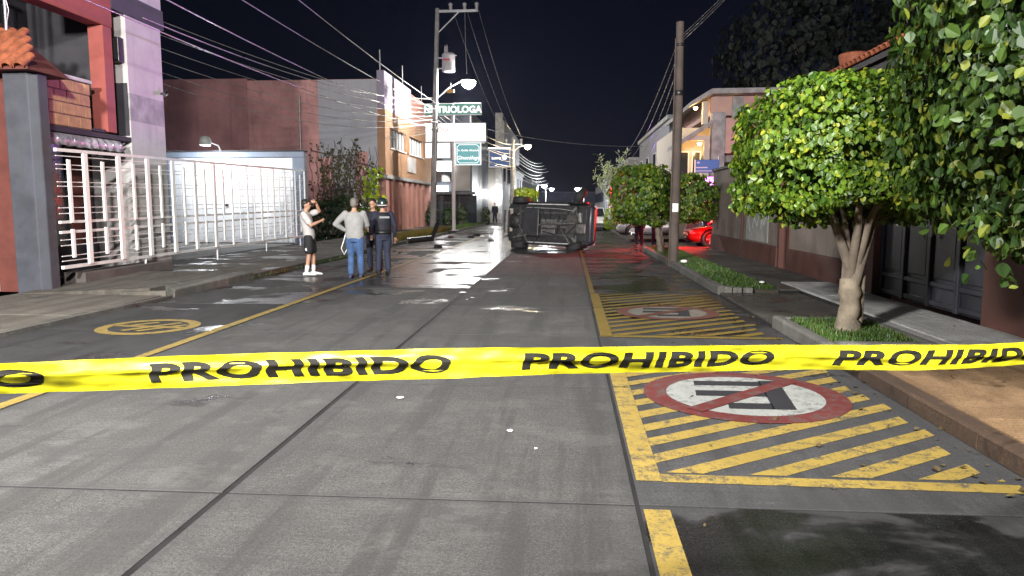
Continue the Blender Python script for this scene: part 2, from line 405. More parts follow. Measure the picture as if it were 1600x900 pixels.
# left side
panels('pavement_left', 'tan pavement in front of the dark pillar on the left', -9.75, -7.03, ys_(-14, 12.25, 2.3), .055, M_walk, -.10, 1.25)
kerb('low kerb edging the tan pavement on the left', -7.03, -6.905, -12, 12.25, .05, -.05, .8)
rp = struct(empty('pavement_ramp'), 'raised concrete ramp slab with a broken corner by the left kerb')
oc(MB().hexa([(-9.75,12.26,-.1),(-7.28,12.26,-.1),(-7.28,15.7,-.1),(-9.75,15.7,-.1),(-9.75,12.26,.058),(-7.28,12.26,.175),(-7.28,15.7,.175),(-9.75,15.7,.15)]).build('panel', M_walk, rp, .01), -.05, .95)
oc(MB().hexa([(-7.274,12.75,-.1),(-6.91,12.35,-.1),(-6.91,15.7,-.1),(-7.274,15.7,-.1),(-7.274,12.75,.175),(-6.91,12.42,.135),(-6.91,15.7,.16),(-7.274,15.7,.175)]).build('edge_slab', M_kerb, rp, .02), -.05, 1.0)
oc(MB().hexa([(-7.8,12.19,-.1),(-6.93,12.19,-.1),(-6.95,12.255,-.1),(-7.8,12.255,-.1),(-7.8,12.2,.10),(-6.96,12.2,.13),(-6.97,12.255,.14),(-7.8,12.255,.12)]).build('broken_edge', M_walk, rp, .01), -.2, 1.1)
dr = panels('driveway', 'mossy concrete driveway in front of the white gate', -10.7, -7.03, ys_(15.71, 29.4, 2.28), .10, M_walk, .06, .8, jx=[-10.7,-9.4,-8.2,-7.03])
kerb('dark mossy kerb along the driveway by the bystanders', -7.03, -6.905, 15.72, 29.4, .115, .02, .5)
panels('yard', 'pale concrete yard floor behind the white gate', -20, -10.71, ys_(13.7, 28.4, 2.9), .12, M_walkpale, -.1, .75, jx=[-20,-17,-14,-10.71])
panels('pavement_far_left', 'pavement strip before the orange building and the sign post', -10.4, -7.9, ys_(29.41, 62, 2.5), .14, M_walk, .0, .9)
kerb('kerb along the weedy strip before the orange building', -7.03, -6.905, 29.41, 62, .13, .0, .7)
struct(MB().box(-7.9, -7.03, 29.41, 62, -.15, .11).build('verge_left', M_soil), 'earth strip with weeds along the left kerb')
# right side
panels('pavement_right', 'orange-brown pavement in the lower right corner', 2.85, 5.08, ys_(-14, 7.95, 2.75), .13, M_walkbrown, -.05, 1.0)
M_kerbbrown = concrete('brown_kerb_concrete', (.07,.042,.025), (.12,.075,.05), dark=(.03,.02,.015), broom=False)
kerb('dark brown kerb of the orange-brown pavement', 2.72, 2.85, -12, 7.95, .125, .05, 1., M_kerbbrown)
panels('ramp_right', 'dark driveway ramp between the near tree pit and the grass strip', 2.72, 4.12, [9.96, 11.7, 13.36], .06, M_walk, .10, .55)  # low tone carries tree shade as well as damp
panels('pavement_pale', 'pale pavement slabs in front of the dark metal gate', 4.13, 5.08, [7.96, 10.2, 12.4, 14.6], .135, M_walkpale, -.12, 1.1)
panels('pavement_pit', 'narrow pavement piece around the tree pit', 3.98, 4.12, [7.96, 9.95], .13, M_walkpale, -.1, .9)
panels('pavement_inner', 'dark inner pavement along the boundary wall', 3.78, 5.08, ys_(14.61, 27.2, 2.1), .13, M_walk, .02, .55)
panels('pavement_mid', 'pavement piece beside the end of the grass strip', 3.78, 4.12, [13.37, 14.60], .13, M_walk, .02, .6)
kerb('pale kerb along the grass strip on the right', 2.72, 2.86, 13.9, 27.2, .145, -.02, 1.15)
cs = struct(empty('kerb_end')); cs['label'] = 'rounded kerb end of the grass strip'
for k in range(5):
    a0, a1 = R(180+18*k+1), R(180+18*(k+1)-1); m = MB(); cx, cy = 3.30, 13.9
    m.loft([[(cx+r*math.cos(a), cy+r*math.sin(a), z) for r, z in ((.58,-.1),(.58,.125),(.56,.145),(.44,.145),(.44,-.1))] for a in (a0, a1)], smooth=False)
    oc(m.build('kerb_stone', M_kerb, cs), -.02, 1.1)
struct(MB().box(2.865, 3.775, 13.9, 27.2, -.1, .105).build('verge_right', M_soil), 'earth strip under the grass on the right')
struct(MB().prism([(3.30+.44*math.cos(R(180+9*k)), 13.9+.44*math.sin(R(180+9*k))) for k in range(11)]+[(3.775,13.46),(3.775,13.895),(2.865,13.895)], -.1, .103).build('verge_end', M_soil))
pit = struct(empty('tree_pit'), 'concrete tree pit with grass round the pale tree trunk')
MB().box(2.87, 3.84, 8.1, 9.82, -.1, .12).build('soil', M_soil, pit)
for bx in ((2.72,2.86,7.96,9.95),(2.862,3.85,9.83,9.95),(2.862,3.85,7.96,8.09),(3.851,3.97,7.96,9.95)):
    oc(MB().box(*bx[:4], -.1, .155 + rnd.uniform(-.012,.012)).build('pit_kerb', M_kerb, pit, .03), -.03, 1.0)
panels('pavement_far_right', 'pavement beyond the side street on the right', 2.85, 5.6, ys_(33.7, 62, 2.9), .13, M_walk, 0, .8)
kerb('far kerb beyond the side street', 2.72, 2.85, 33.7, 62, .13, 0, .8)

def blades(name, areas, n, h, mat, lean=.45, w=.006):
    vs = []; fs = []
    tot = sum((a[1]-a[0])*(a[3]-a[2]) for a in areas)
    for (x0, x1, y0, y1, z) in areas:
        k = max(3, int(n*(x1-x0)*(y1-y0)/tot)); cl = nr.uniform(0, 1, (max(2, k//14), 2))
        c = cl[nr.integers(0, len(cl), k)] + nr.normal(0, .03, (k, 2)); c = np.clip(c, 0, 1)
        px = x0+(x1-x0)*c[:,0]; py = y0+(y1-y0)*c[:,1]; hh = h*nr.uniform(.35, 1.1, k); t = nr.uniform(0, 2*np.pi, k); l = hh*nr.uniform(0, lean, k); t2 = nr.uniform(0, 2*np.pi, k)
        for i in range(k):
            o = len(vs); ax, ay = math.cos(t[i])*w, math.sin(t[i])*w
            vs += [(px[i]-ax,py[i]-ay,z),(px[i]+ax,py[i]+ay,z),(px[i]+ax*.6+l[i]*.4*math.cos(t2[i]),py[i]+ay*.6+l[i]*.4*math.sin(t2[i]),z+hh[i]*.6),(px[i]+l[i]*math.cos(t2[i]),py[i]+l[i]*math.sin(t2[i]),z+hh[i])]
            fs.append((o,o+1,o+2,o+3))
    m = MB(); m.add(vs, fs); o = m.build(name, mat); return o
def grass(areas, n, h, label, mat=M_grass, **k):
    o = blades('grass', areas, n, h, mat, **k); tag(o, label, 'grass', kind='stuff')
grass([(2.88,3.76,13.6,27.1,.10)], 16000, .075, 'green grass in the strip along the right kerb', w=.009)
grass([(2.88,3.82,8.12,9.80,.118)], 3800, .075, 'grass growing in the pit round the pale tree trunk')
M_weed = leafmat('dry_weeds', (.07,.075,.012), (.15,.12,.025), (.20,.09,.03), .3, .6)
grass([(-7.88,-7.05,29.6,44,.105)], 7000, .32, 'yellowish tall weeds at the foot of the orange building', M_weed, w=.014)
grass([(-7.88,-7.05,44.1,61.9,.105)], 5000, .22, 'green weeds along the kerb behind the sign post', M_grass, w=.016)
grass([(-7.02,-6.86,15.6,28.5,.02)], 1500, .09, 'small weeds sprouting from the joint of the left kerb', M_grass, w=.009)
# ================================================================== LEFT SIDE BUILDINGS
M_pillar = grunge('dark_blue_grey_paint', (.055,.058,.072), .7, .3, 2, dirt=.25, streak=.35)
M_redwall = grunge('dark_red_paint', (.12,.032,.024), .75, .3, 2, streak=.4)
M_redframe = grunge('brick_red_paint', (.30,.075,.06), .7, .2, 2)
M_tile = grunge('terracotta', (.34,.10,.045), .8, .45, 5, dirt=.4, bump=.4)
M_brick = grunge('tan_brick', (.55,.32,.16), .8, .25, 6, bump=.4)
M_mortar = grunge('mortar', (.2,.17,.14), .9, .2)
M_lightgrey = grunge('light_grey_plaster', (.50,.48,.47), .75, .14, 1.5, streak=.3, dirtcol=(.2,.19,.18), dirt=.15)
M_stainconc = grunge('stained_bare_concrete', (.36,.36,.36), .8, .35, 3, streak=.4, dirtcol=(.16,.16,.16))
M_darkwall = grunge('charcoal_plaster', (.04,.038,.045), .75, .3, 2)
M_glass = glass('dark_window_glass')
M_curtain = grunge('pale_curtain', (.32,.33,.34), .9, .3, 4)
M_silver = grunge('silver_awning_cloth', (.50,.51,.54), .35, .4, 9, metal=.3, bump=.2)
M_frosted = grunge('frosted_shop_glass', (.35,.40,.42), .25, .35, 2.5, dirt=.5, dirtcol=(.05,.07,.09), spec=.6)
b1 = thing('shop_building', 'two-storey shop with dark pillar, tan brick balcony and tall pale column at far left', 'building', (-10, 13, 0))
def part(mb, name, mat, root, bevel=0, sub=None):
    top = root
    while top.parent: top = top.parent
    loc = top.location
    mb.v = [(x-loc.x, y-loc.y, z-loc.z) for x, y, z in mb.v]
    return mb.build(name, mat, root, bevel)
part(MB().prism([(-10.08,12.72),(-9.62,12.72),(-9.50,12.84),(-9.50,13.08),(-10.08,13.08)], 0, 3.97), 'pillar', M_pillar, b1, .015)
part(MB().box(-15, -10.085, 12.98, 13.30, 0, 2.35).box(-15, -10.085, 13.0, 13.3, 2.35, 4.0), 'wall', M_redwall, b1)
part(MB().box(-10.86, -10.62, 12.8, 12.975, 0, 2.3), 'pilaster', M_lightgrey, b1, .01)
rf = part(MB().hexa([(-15,12.5,3.98),(-9.42,12.5,3.98),(-9.42,13.62,3.98),(-15,13.62,3.98),(-15,12.5,4.02),(-9.42,12.5,4.02),(-10.5,13.62,4.88),(-15,13.62,4.88)]), 'canopy_roof', M_redwall, b1)
tm = MB()
tm.loft([[(.105*math.cos(R(a))*k, y, .105*math.sin(R(a))*k) for a in range(0, 181, 30)] + [(.085*math.cos(R(a))*k, y, .085*math.sin(R(a))*k) for a in range(180, -1, -30)] for y, k in ((0,1.),(.40,.86))])
tme = tm.mesh('roof_tile', M_tile); sl = math.atan2(.86, 1.12)
for i in range(22):
    for j in range(4):
        y = 12.46 + j*.27; x = -9.55 - i*.225
        if x > -9.50 - (y-12.4)*.98 + .15: continue
        o = link('roof_tile', tme, rf); o.location = (x+10+rnd.uniform(-.01,.01), y-13, 4.0 + (y-12.5)*.77+.03); o.rotation_euler = (sl, 0, rnd.uniform(-.03,.03))
for k, px in enumerate((-11.05, -10.92, -10.74)):
    part(MB().tube([(px, 13.75, 4.2), (px+.02, 13.75, 6.8)], .028 if k != 1 else .022, 8), 'conduit', M_metalgrey, b1)
part(MB().tube([(-10.70,13.75,6.6),(-10.62,13.72,6.1),(-10.70,13.7,5.7),(-10.64,13.72,5.3),(-10.73,13.75,5.0)], .008, 6), 'loose_wire', M_cablelight, b1)
part(MB().box(-11.45, -11.2, 13.65, 13.8, 5.0, 5.9), 'meter_box', M_lightgrey, b1, .02)
# ground floor, recessed shop front
part(MB().box(-12.4, -11.0, 13.62, 16.42, 3.0, 3.055).box(-12.4, -9.99, 13.12, 16.42, 3.06, 3.16), 'floor_slab', M_darkwall, b1)
sw = part(MB().box(-11.06, -11.0, 13.65, 16.42, .14, 3.0), 'shop_window', M_frosted, b1)
for y in (13.7, 14.6, 15.5, 16.36): part(MB().box(-10.995, -10.95, y-.03, y+.03, .14, 3.0), 'mullion', M_darkwall, sw)
part(MB().box(-10.99, -10.90, 13.68, 16.4, .14, .75), 'stall_riser', M_darkwall, b1)
part(MB().box(-10.985, -10.94, 15.55, 16.3, .76, 2.9), 'shop_door', M_redwall, b1, .01)
part(MB().box(-20, -11.07, 16.0, 18.0, 0, 9), 'core_wall', M_lightgrey, b1)
# balcony and recess upstairs
bp = part(MB().box(-10.30, -10.01, 13.55, 15.02, 3.17, 4.12), 'parapet', M_mortar, b1)
bk = slabmesh(0, .352, 0, .215, 'brick', M_brick, .03, .008)
for j in range(4):
    for i in range(5):
        yy = 13.56 + i*.365 - (.18 if j % 2 else 0); w0 = max(yy, 13.56); w1 = min(yy+.352, 15.015)
        if w1-w0 < .06: continue
        m = MB(); m.loft([[(-10.012,w0,3.185+j*.235),(-10.012,w1,3.185+j*.235),(-10.012,w1,3.185+j*.235+.222),(-10.012,w0,3.185+j*.235+.222)],
                          [(-9.985,w0+.008,3.193+j*.235),(-9.985,w1-.008,3.193+j*.235),(-9.985,w1-.008,3.199+j*.235+.2),(-9.985,w0+.008,3.199+j*.235+.2)]], smooth=False)
        part(m, 'brick', M_brick, bp)
part(MB().box(-10.36, -9.95, 13.5, 15.06, 4.125, 4.20), 'sill', M_lightgrey, b1, .01)
part(MB().box(-10.5, -10.0, 15.06, 15.5, 3.18, 3.24).box(-11.9, -10.5, 13.62, 16.42, 3.181, 3.22), 'balcony_floor', M_darkwall, b1)
part(MB().box(-12.1, -11.9, 13.62, 16.42, 3.2, 6.3), 'back_wall', M_darkwall, b1)
wv = part(MB().box(-11.89, -11.86, 13.8, 15.6, 3.7, 5.4), 'window', M_glass, b1)
cm = MB()
for k in range(14):
    y = 13.85 + k*.125; cm.tube([(-11.83, y, 3.72), (-11.83, y, 5.38)], .045, 6)
part(cm, 'curtain', grunge('dim_red_curtain', (.11,.05,.055), .9, .3, 4), b1)
part(MB().box(-10.32, -9.98, 15.56, 15.88, 3.2, 5.46), 'post', M_redframe, b1, .01)
part(MB().box(-10.34, -9.97, 13.3, 15.9, 5.46, 6.05), 'lintel', M_redframe, b1, .01)
part(MB().box(-12.1, -10.34, 15.88, 16.425, 3.225, 6.05), 'side_wall', M_darkwall, b1)
part(MB().box(-10.70, -9.99, 16.43, 17.87, .1, 3.55).box(-10.70, -9.99, 16.43, 17.87, 4.16, 5.88), 'column', M_lightgrey, b1)
part(MB().box(-10.69, -9.985, 16.435, 17.865, 3.55, 4.16), 'column_band', M_stainconc, b1)
part(MB().box(-10.64, -10.02, 16.415, 16.43, 3.2, 4.38), 'dark_panel', M_darkwall, b1)
part(MB().box(-12.1, -9.97, 13.3, 18.0, 6.06, 6.34).box(-12.1, -9.96, 15.9, 18.0, 5.885, 6.06), 'beam', M_pillar, b1)
part(MB().box(-16, -10.02, 13.4, 18.0, 6.345, 9.2), 'upper_storey', M_lightgrey, b1)
aw = MB(); n = 46
pr = []
for k in range(n+1):
    y = 13.45 + k*2.5/n; f = .02*math.sin(k*1.35) + .012*math.sin(k*2.9); pr.append((y, f))
vs = []; fs = []
for (y, f) in pr: vs += [(-10.95, y, 3.04), (-9.97+f*.2, y, 3.03), (-9.92+f, y, 2.96), (-9.90+f*1.5, y, 2.79+.012*math.sin(y*19))]
for k in range(n):
    for q in range(3): fs.append((k*4+q, k*4+q+1, k*4+4+q+1, k*4+4+q))
aw.add(vs, fs, True); awn = tag(aw.build('awning', M_silver), 'silver pleated cloth awning hanging above the white gate', 'awning')
so_ = awn.modifiers.new('cloth', 'SOLIDIFY'); so_.thickness = .006
for y in (13.9, 16.1):
    MB().tube([(-10.95, y, 2.6), (-9.96, y, 3.0)], .015, 6).build('awning_arm', M_metalgrey, awn)
sp = tag(MB().box(-10.30, -10.04, 16.20, 16.41, 4.82, 5.36).build('wall_speaker', M_black, None, .02), 'black box loudspeaker on the pale column of the left building', 'speaker')
MB().box(-10.27, -10.07, 16.188, 16.199, 4.86, 5.32).build('grille', M_rubber, sp); MB().tube([(-10.17,16.4,5.1),(-10.17,16.44,5.1)], .03, 8).build('bracket', M_metalgrey, sp)
cc = thing('security_camera', 'small dark security camera on the corner of the pale column', 'camera', (-9.96, 17.75, 4.33))
MB().tube([(-.03,.0,0),(.10,.0,.05)], .015, 6).build('arm', M_black, cc); MB().tube([(.06,.12,.02),(.14,-.14,-.04)], .045, 8).build('housing', M_black, cc)
MB().tube([(.06,.02,.06),(.12,.10,.14)], .02, 6).build('bracket', M_black, cc)

# ---- white gate
gt = thing('white_gate', 'long white metal bar gate raised on short feet', 'gate', (-9.47, 13.4, 0))
GD = Vector((-.055, 1, 0)).normalized()
def gp(Y, z, off=0): return Vector((-(Y-13.4)*.055 + off, Y-13.4, z))
def ztop(Y): return 2.64 + (Y-13.2)*.022
def zm(Y, i): return (1.30 if i else 1.11) + (Y-13.2)*.0092
Y0, Y1 = 13.10, 28.30
def rail(nm, f0, f1, w=.05, h=.05, mat=M_whitep, off=0): MB().bar(gp(Y0, f0, off), gp(Y1, f1, off), w, h).build(nm, mat, gt)
rail('top_rail', ztop(Y0), ztop(Y1), .06, .06); rail('bottom_rail', .45, .45, .06, .06); rail('middle_rail', zm(Y0,1), zm(Y1,1)); rail('middle_rail', zm(Y0,0), zm(Y1,0))
for k in range(13):
    Y = 13.95 + k*1.195 if k < 12 else 28.25
    w = .13 if k < 6 else .06
    m = MB(); a = gp(Y, .46, .03); b = gp(Y, ztop(Y)-.035, .03)
    m.bar(a, b, w, .05, (1,0,0)); m.build('upright', M_whitep, gt, .006)
    if k < 12:
        Ys = Y - .52 if k == 0 else Y + .58
        for (za, zb) in ((zm(Ys,1)-.02, ztop(Ys)-.17), (.62, zm(Ys,0)+.05)):
            MB().bar(gp(Ys, za, .03), gp(Ys, zb, .03), w*.62, .04, (1,0,0)).build('short_slat', M_whitep, gt, .005)
        if k == 0:
            for (za, zb) in ((zm(14.5,1)-.02, ztop(14.5)-.17), (.62, zm(14.5,0)+.05)): MB().bar(gp(14.55, za, .03), gp(14.55, zb, .03), .08, .04, (1,0,0)).build('short_slat', M_whitep, gt, .005)
for f in (.12, .20, .36, .50, .56, .74, .80, .92): rail('thin_bar', zm(Y0,1)+(ztop(Y0)-zm(Y0,1))*f, zm(Y1,1)+(ztop(Y1)-zm(Y1,1))*f, .016, .016)
for f in (.18, .32, .62, .78): rail('thin_bar', .45+.66*f, .45+.75*f, .016, .016)
for Y in (16.1, 20.0, 23.9, 27.6): MB().tube([gp(Y, .09), gp(Y, .46)], .022, 8).build('foot', M_whitep, gt)
MB().box(-.45, .0, .35, 3.6, .0, .30).build('low_wall', grunge('low_wall_plaster', (.10,.085,.08), .9, .3, 2), gt, .01)
# ---- white garage wall at the end of the yard
M_bluegrey = grunge('blue_grey_paint', (.21,.25,.32), .65, .15, 2, streak=.2)
M_door = grunge('white_door_paint', (.80,.82,.85), .4, .06, 2, bump=.03)
gw = thing('garage_wall', 'blue-grey wall holding the wide white garage door behind the gate', 'wall', (-13, 28.5, 0))
part(MB().box(-16.9, -15.85, 28.5, 28.8, 0, 3.5).box(-10.82, -10.33, 28.5, 28.8, 0, 3.5), 'pier', M_bluegrey, gw, .015)
part(MB().box(-16.9, -10.33, 28.48, 28.82, 3.503, 3.72), 'lintel', M_bluegrey, gw, .015)
part(MB().box(-16.92, -10.30, 28.44, 28.86, 3.723, 3.77), 'coping', M_darkwall, gw)
gd = part(MB().box(-15.84, -10.83, 28.62, 28.68, .14, 3.49), 'garage_door', M_door, gw)
for k in range(12):
    x = -15.82 + k*.4155
    MB().box(x+13.006, x+13.41, .075, .118, .15, 3.48).build('door_panel', M_door, gd, .008)
MB().box(-.62+0, -.5, .03, .06, 1.6, 1.68).build('handle', M_black, gd)
fl = thing('floodlight', 'pale round floodlight on top of the blue-grey wall', 'floodlight', (-13.7, 28.5, 3.77))
MB().tube([(0,0,0),(0,-.15,.18),(0,-1.1,.30)], .03, 8).build('arm', M_metalgrey, fl)
MB().lathe([(.02,-.16),(.20,-.14),(.22,.0),(.16,.16),(.04,.20)], (0,-1.2,.26), 14).build('housing', grunge('pale_green_enamel', (.52,.56,.50), .5, .2, 5), fl)
MB().lathe([(.0,-.145),(.17,-.148)], (0,-1.2,.26), 14).build('lens', glow('floodlight_lens', (.9,.97,1), 14), fl)
FLOOD = fl
# ---- brown warehouse with orange street front
M_brown = grunge('red_brown_plaster', (.62,.32,.30), .85, .3, .6, dirt=.35, dirtcol=(.12,.06,.05), streak=.3)
M_brown2 = grunge('darker_brown_plaster', (.48,.235,.225), .85, .3, .6, streak=.3)
M_greyw = grunge('pale_grey_wash', (.40,.40,.43), .85, .14, .8, streak=.18, dirtcol=(.2,.18,.18))
M_orange = grunge('faded_orange_plaster', (.38,.215,.12), .8, .18, 1.2, streak=.3, dirtcol=(.22,.12,.08), dirt=.15)
M_pinkw = grunge('salmon_plaster', (.40,.20,.16), .8, .2, 1.2, streak=.25, dirtcol=(.2,.09,.07))
M_lilac = grunge('lilac_plaster', (.30,.26,.34), .8, .12, 1, streak=.2, dirtcol=(.25,.22,.26))
wh = thing('warehouse', 'big brown and pale grey side wall building with orange windowed street front', 'building', (-16, 45, 0))
part(MB().box(-24, -18.0, 41, 57, 0, 8.70), 'side_wall', M_brown2, wh)
part(MB().box(-17.995, -10.62, 40.98, 57, 0, 8.58), 'side_wall', M_brown, wh)
part(MB().box(-13.95, -10.63, 40.955, 40.98, 4.3, 8.56).box(-13.2, -10.63, 40.95, 40.955, 1.9, 4.3), 'painted_panel', M_greyw, wh)
part(MB().box(-11.9, -11.2, 40.94, 40.95, 1.9, 4.6), 'brown_strip', M_brown, wh)
part(MB().box(-10.63, -10.62, 40.9, 57, 0, .01), 'footing', M_brown, wh)
part(MB().box(-10.615, -10.2, 41.0, 48, 6.95, 9.05), 'parapet', M_lilac, wh); part(MB().box(-10.615, -10.2, 48.01, 56.5, 6.95, 8.8), 'parapet', M_pinkw, wh)
part(MB().box(-10.615, -10.19, 41.0, 56.5, 6.05, 6.945), 'fascia', M_orange, wh)
part(MB().box(-10.615, -10.2, 41.0, 42.1, 3.35, 6.045).box(-10.615, -10.2, 46.2, 47.4, 4.9, 6.045).box(-10.615, -10.2, 51.8, 56.5, 3.35, 6.045).box(-10.615, -10.2, 42.105, 51.795, 3.35, 4.85), 'upper_wall', M_orange, wh)
for (ya, yb) in ((42.12, 46.18), (47.42, 51.78)):
    w = part(MB().box(-10.46, -10.43, ya, yb, 4.86, 6.04), 'window', M_glass, wh)
    for k in range(6):
        y = ya+.04 + (yb-ya-.08)*k/5; MB().box(-10.43+16, -10.33+16, y-.05-45, y+.05-45, 4.87, 6.03).build('mullion', M_whitep, w)
    MB().box(-10.42+16, -10.12+16, ya-45, yb-45, 4.86, 4.93).build('sill', M_whitep, w)
part(MB().box(-10.64, -10.10, 41.0, 56.5, 3.15, 3.345), 'canopy', M_stainconc, wh)
for k in range(7):
    y = 41.0 + k*1.72; part(MB().box(-10.61, -10.2, y, y+.75, 0, 3.145), 'pier', M_pinkw, wh)
for k in range(6):
    y = 41.755 + k*1.72; d = part(MB().box(-10.5, -10.42, y, y+.96, .1, 3.14), 'shutter', M_orange, wh)
    for z in range(9): MB().box(5.58, 5.60, y+.02-45, y+.94-45, .18+z*.33, .40+z*.33).build('shutter_slat', M_pinkw, d)
pl = part(MB().box(-10.195, -10.13, 46.6, 49.0, 3.75, 4.72), 'plaque', M_lightgrey, wh)
for (x, y, z0, z1) in ((-10.5, 41.3, 9.05, 10.2), (-10.4, 46.5, 9.05, 10.3), (-10.4, 52.5, 8.8, 10.0)): part(MB().tube([(x,y,z0-.2),(x,y,z1)], .03, 6), 'roof_rod', M_metalgrey, wh)
part(MB().tube([(-15.0, 40.9, 4.4), (-15.0, 40.9, 7.75)], .06, 8), 'conduit', M_metalgrey, wh)
# ---- vines and bush before the side wall
M_bark = grunge('vine_stem', (.16,.12,.10), .9, .4, 8)
M_leafA = leafmat('ficus_leaf', (.032,.078,.009), (.11,.19,.013), (.30,.33,.03), .36, .42)
M_leafD = leafmat('dark_leaf', (.012,.032,.009), (.03,.06,.014), (.06,.08,.02), .25, .4)
M_leafB = leafmat('brownish_leaf', (.05,.045,.015), (.09,.10,.02), (.14,.08,.03), .3, .5)
M_leafL = leafmat('lime_leaf', (.14,.22,.012), (.26,.36,.02), (.34,.42,.03), .35, .4)
def leaf_arrays(P, N, size, droop=.5, wid=.42, fold=.25):
    """P points, N outward dirs; returns verts, faces of folded 6-point leaves"""
    n = len(P); rv = nr.normal(0, 1, (n, 3)); D = N*.10 + rv*.42 - N*(rv*N).sum(1)[:,None]*.30 + np.array([0,0,-droop]); D /= np.linalg.norm(D, axis=1)[:,None]
    S = np.cross(D, N + np.array([0,0,.25]) + nr.normal(0, .38, (n,3))); S /= np.linalg.norm(S, axis=1)[:,None] + 1e-9; U = np.cross(S, D)
    L = (size*nr.uniform(.5, 1.38, n))[:,None]; w = L*wid
    b = P; t = P + D*L
    def pt(f, s, h): return P + D*L*f + S*w*s + U*w*h
    V = np.stack([b, pt(.16,.62,fold*.8), pt(.45,1.,fold), pt(.78,.62,fold*.6), t, pt(.78,-.62,fold*.6), pt(.45,-1.,fold), pt(.16,-.62,fold*.8)], 1).reshape(-1, 3)
    F = []
    for i in range(n):
        o = i*8; F += [(o,o+1,o+2,o+3,o+4), (o,o+4,o+5,o+6,o+7)]
    return V, F
def leafmesh(name, P, N, size, mat, parent, **k):
    V, F = leaf_arrays(P, N, size, **k); me = bpy.data.meshes.new(name); me.from_pydata(V.tolist(), [], F); me.materials.append(mat)
    o = link(name, me, parent); o['kind'] = 'stuff'; return o
def crown_pts(c, h, n, ex=4., lumps=26, inner=.25, lumpy=.16, seed=0, cut=None):
    r = np.random.default_rng(seed); d = r.normal(0, 1, (n*2, 3)); d /= np.linalg.norm(d, axis=1)[:,None]
    ld = r.normal(0, 1, (lumps, 3)); ld /= np.linalg.norm(ld, axis=1)[:,None]; la = r.uniform(-1, 1, lumps)
    f = ((np.abs(d)**ex).sum(1))**(-1/ex)
    bumpv = 1 + lumpy*(np.exp(8*(d@ld.T - 1))*la).sum(1)
    # small twig clusters
    cl = r.normal(0, 1, (n//22+4, 3)); cl /= np.linalg.norm(cl, axis=1)[:,None]; ci = r.integers(0, len(cl), len(d)); m = r.random(len(d)) < .6
    dd = np.where(m[:,None], cl[ci] + r.normal(0, .075, d.shape), d); dd /= np.linalg.norm(dd, axis=1)[:,None]
    f = ((np.abs(dd)**ex).sum(1))**(-1/ex); bumpv = 1 + lumpy*(np.exp(8*(dd@ld.T - 1))*la).sum(1)
    l2 = r.normal(0, 1, (lumps*3, 3)); l2 /= np.linalg.norm(l2, axis=1)[:,None]; a2 = r.uniform(-1, 1, lumps*3)
    bumpv = bumpv + lumpy*.75*(np.exp(34*(dd@l2.T - 1))*a2).sum(1)
    tw = 1 + (r.normal(0, .05, len(cl)) + (r.random(len(cl)) < .10)*r.uniform(.06, .16, len(cl)))[ci]*m
    k = np.where(r.random(len(d)) < inner, r.uniform(.35, .9, len(d)), r.uniform(.88, 1.03, len(d)))
    P = np.array(c) + dd*(f*np.clip(bumpv*tw, .74, 1.155)*k)[:,None]*np.array(h); N = dd/np.array(h); N /= np.linalg.norm(N, axis=1)[:,None]
    # keep gaps
    gd_ = r.normal(0, 1, (30, 3)); gd_ /= np.linalg.norm(gd_, axis=1)[:,None]
    gap = (dd@gd_.T).max(1) > .982
    keep = ~(gap & (r.random(len(d)) < .8)); P, N = P[keep][:n], N[keep][:n]
    return P, N
vn = thing('climbing_vine', 'bare tangled vine climbing the pale wall behind the bystanders', 'vine', (-12.5, 40.6, .1))
sm_ = MB(); LP = []; LN = []
for k in range(60):
    x = rnd.uniform(-14.0, -10.75); z = rnd.uniform(.0, 2.2); p = [(x+12.5, .24, z)]
    top = rnd.uniform(3.2, 5.1)
    while z < top:
        z += rnd.uniform(.18, .4); x += rnd.uniform(-.14, .14); p.append((x+12.5, .22+rnd.uniform(-.05,.05), z))
        if rnd.random() < .45: LP.append(p[-1]); LN.append((0,-1,.1))
    sm_.tube(p, [.022*(1-.6*i/len(p)) for i in range(len(p))], 4, False)
sm_.tube([(-1.9,.24,4.6),(-.8,.2,4.35),(.3,.2,4.1),(1.85,.2,3.6)], .03, 5)
sm_.build('stems', M_bark, vn)['kind'] = 'stuff'
leafmesh('foliage', np.array(LP*3)+nr.normal(0,.09,(len(LP)*3,3))*np.array([1,.3,1]), np.array(LN*3, float), .13, M_leafB, vn)
def bush(name, label, c, h, n, size, mat, cat='bush', ex=2.6, seed=1, stem=True, group=None, lumpy=.25, z0=None):
    t = thing(name, label, cat, (c[0], c[1], 0), 0, group); z0 = c[2]-h[2] if z0 is None else z0
    P, N = crown_pts((0,0,c[2]), h, n, ex=ex, seed=seed, lumpy=lumpy); leafmesh('foliage', P, N, size, mat, t)
    if stem:
        m = MB()
        for k in range(6):
            a = rnd.uniform(0, 6.28); m.tube([(.08*math.cos(a),.08*math.sin(a),.02),(.3*h[0]*math.cos(a),.3*h[1]*math.sin(a),c[2])], [.03,.012], 5)
        m.build('stem', M_bark, t)
    return t
bush('bush', 'dark leafy bush at the foot of the vine wall beside the man in shorts', (-12.0, 38.6, 1.0), (1.7, 1.2, 1.05), 2600, .16, M_leafD, seed=3)
bush('bush', 'low green bush behind the man in jeans', (-10.2, 37.6, .85), (1.1, .9, .8), 1500, .15, M_leafA, seed=4)
tp = thing('leafy_plant', 'tall lanky plant with lime leaves rising by the pale wall', 'plant', (-10.9, 39.6, .1))
MB().tube([(0,0,0),(.1,0,1.4),(.25,0,2.6),(.3,0,3.6)], [.04,.03,.02,.01], 6).build('stem', M_bark, tp)
pp = [(.1+.07*z+rnd.gauss(0,.28), rnd.gauss(0,.2), z) for z in [rnd.uniform(.8,3.6) for _ in range(170)]]
leafmesh('foliage', np.array(pp), nr.normal(0,1,(len(pp),3))*np.array([1,1,.3]), .24, M_leafL, tp)
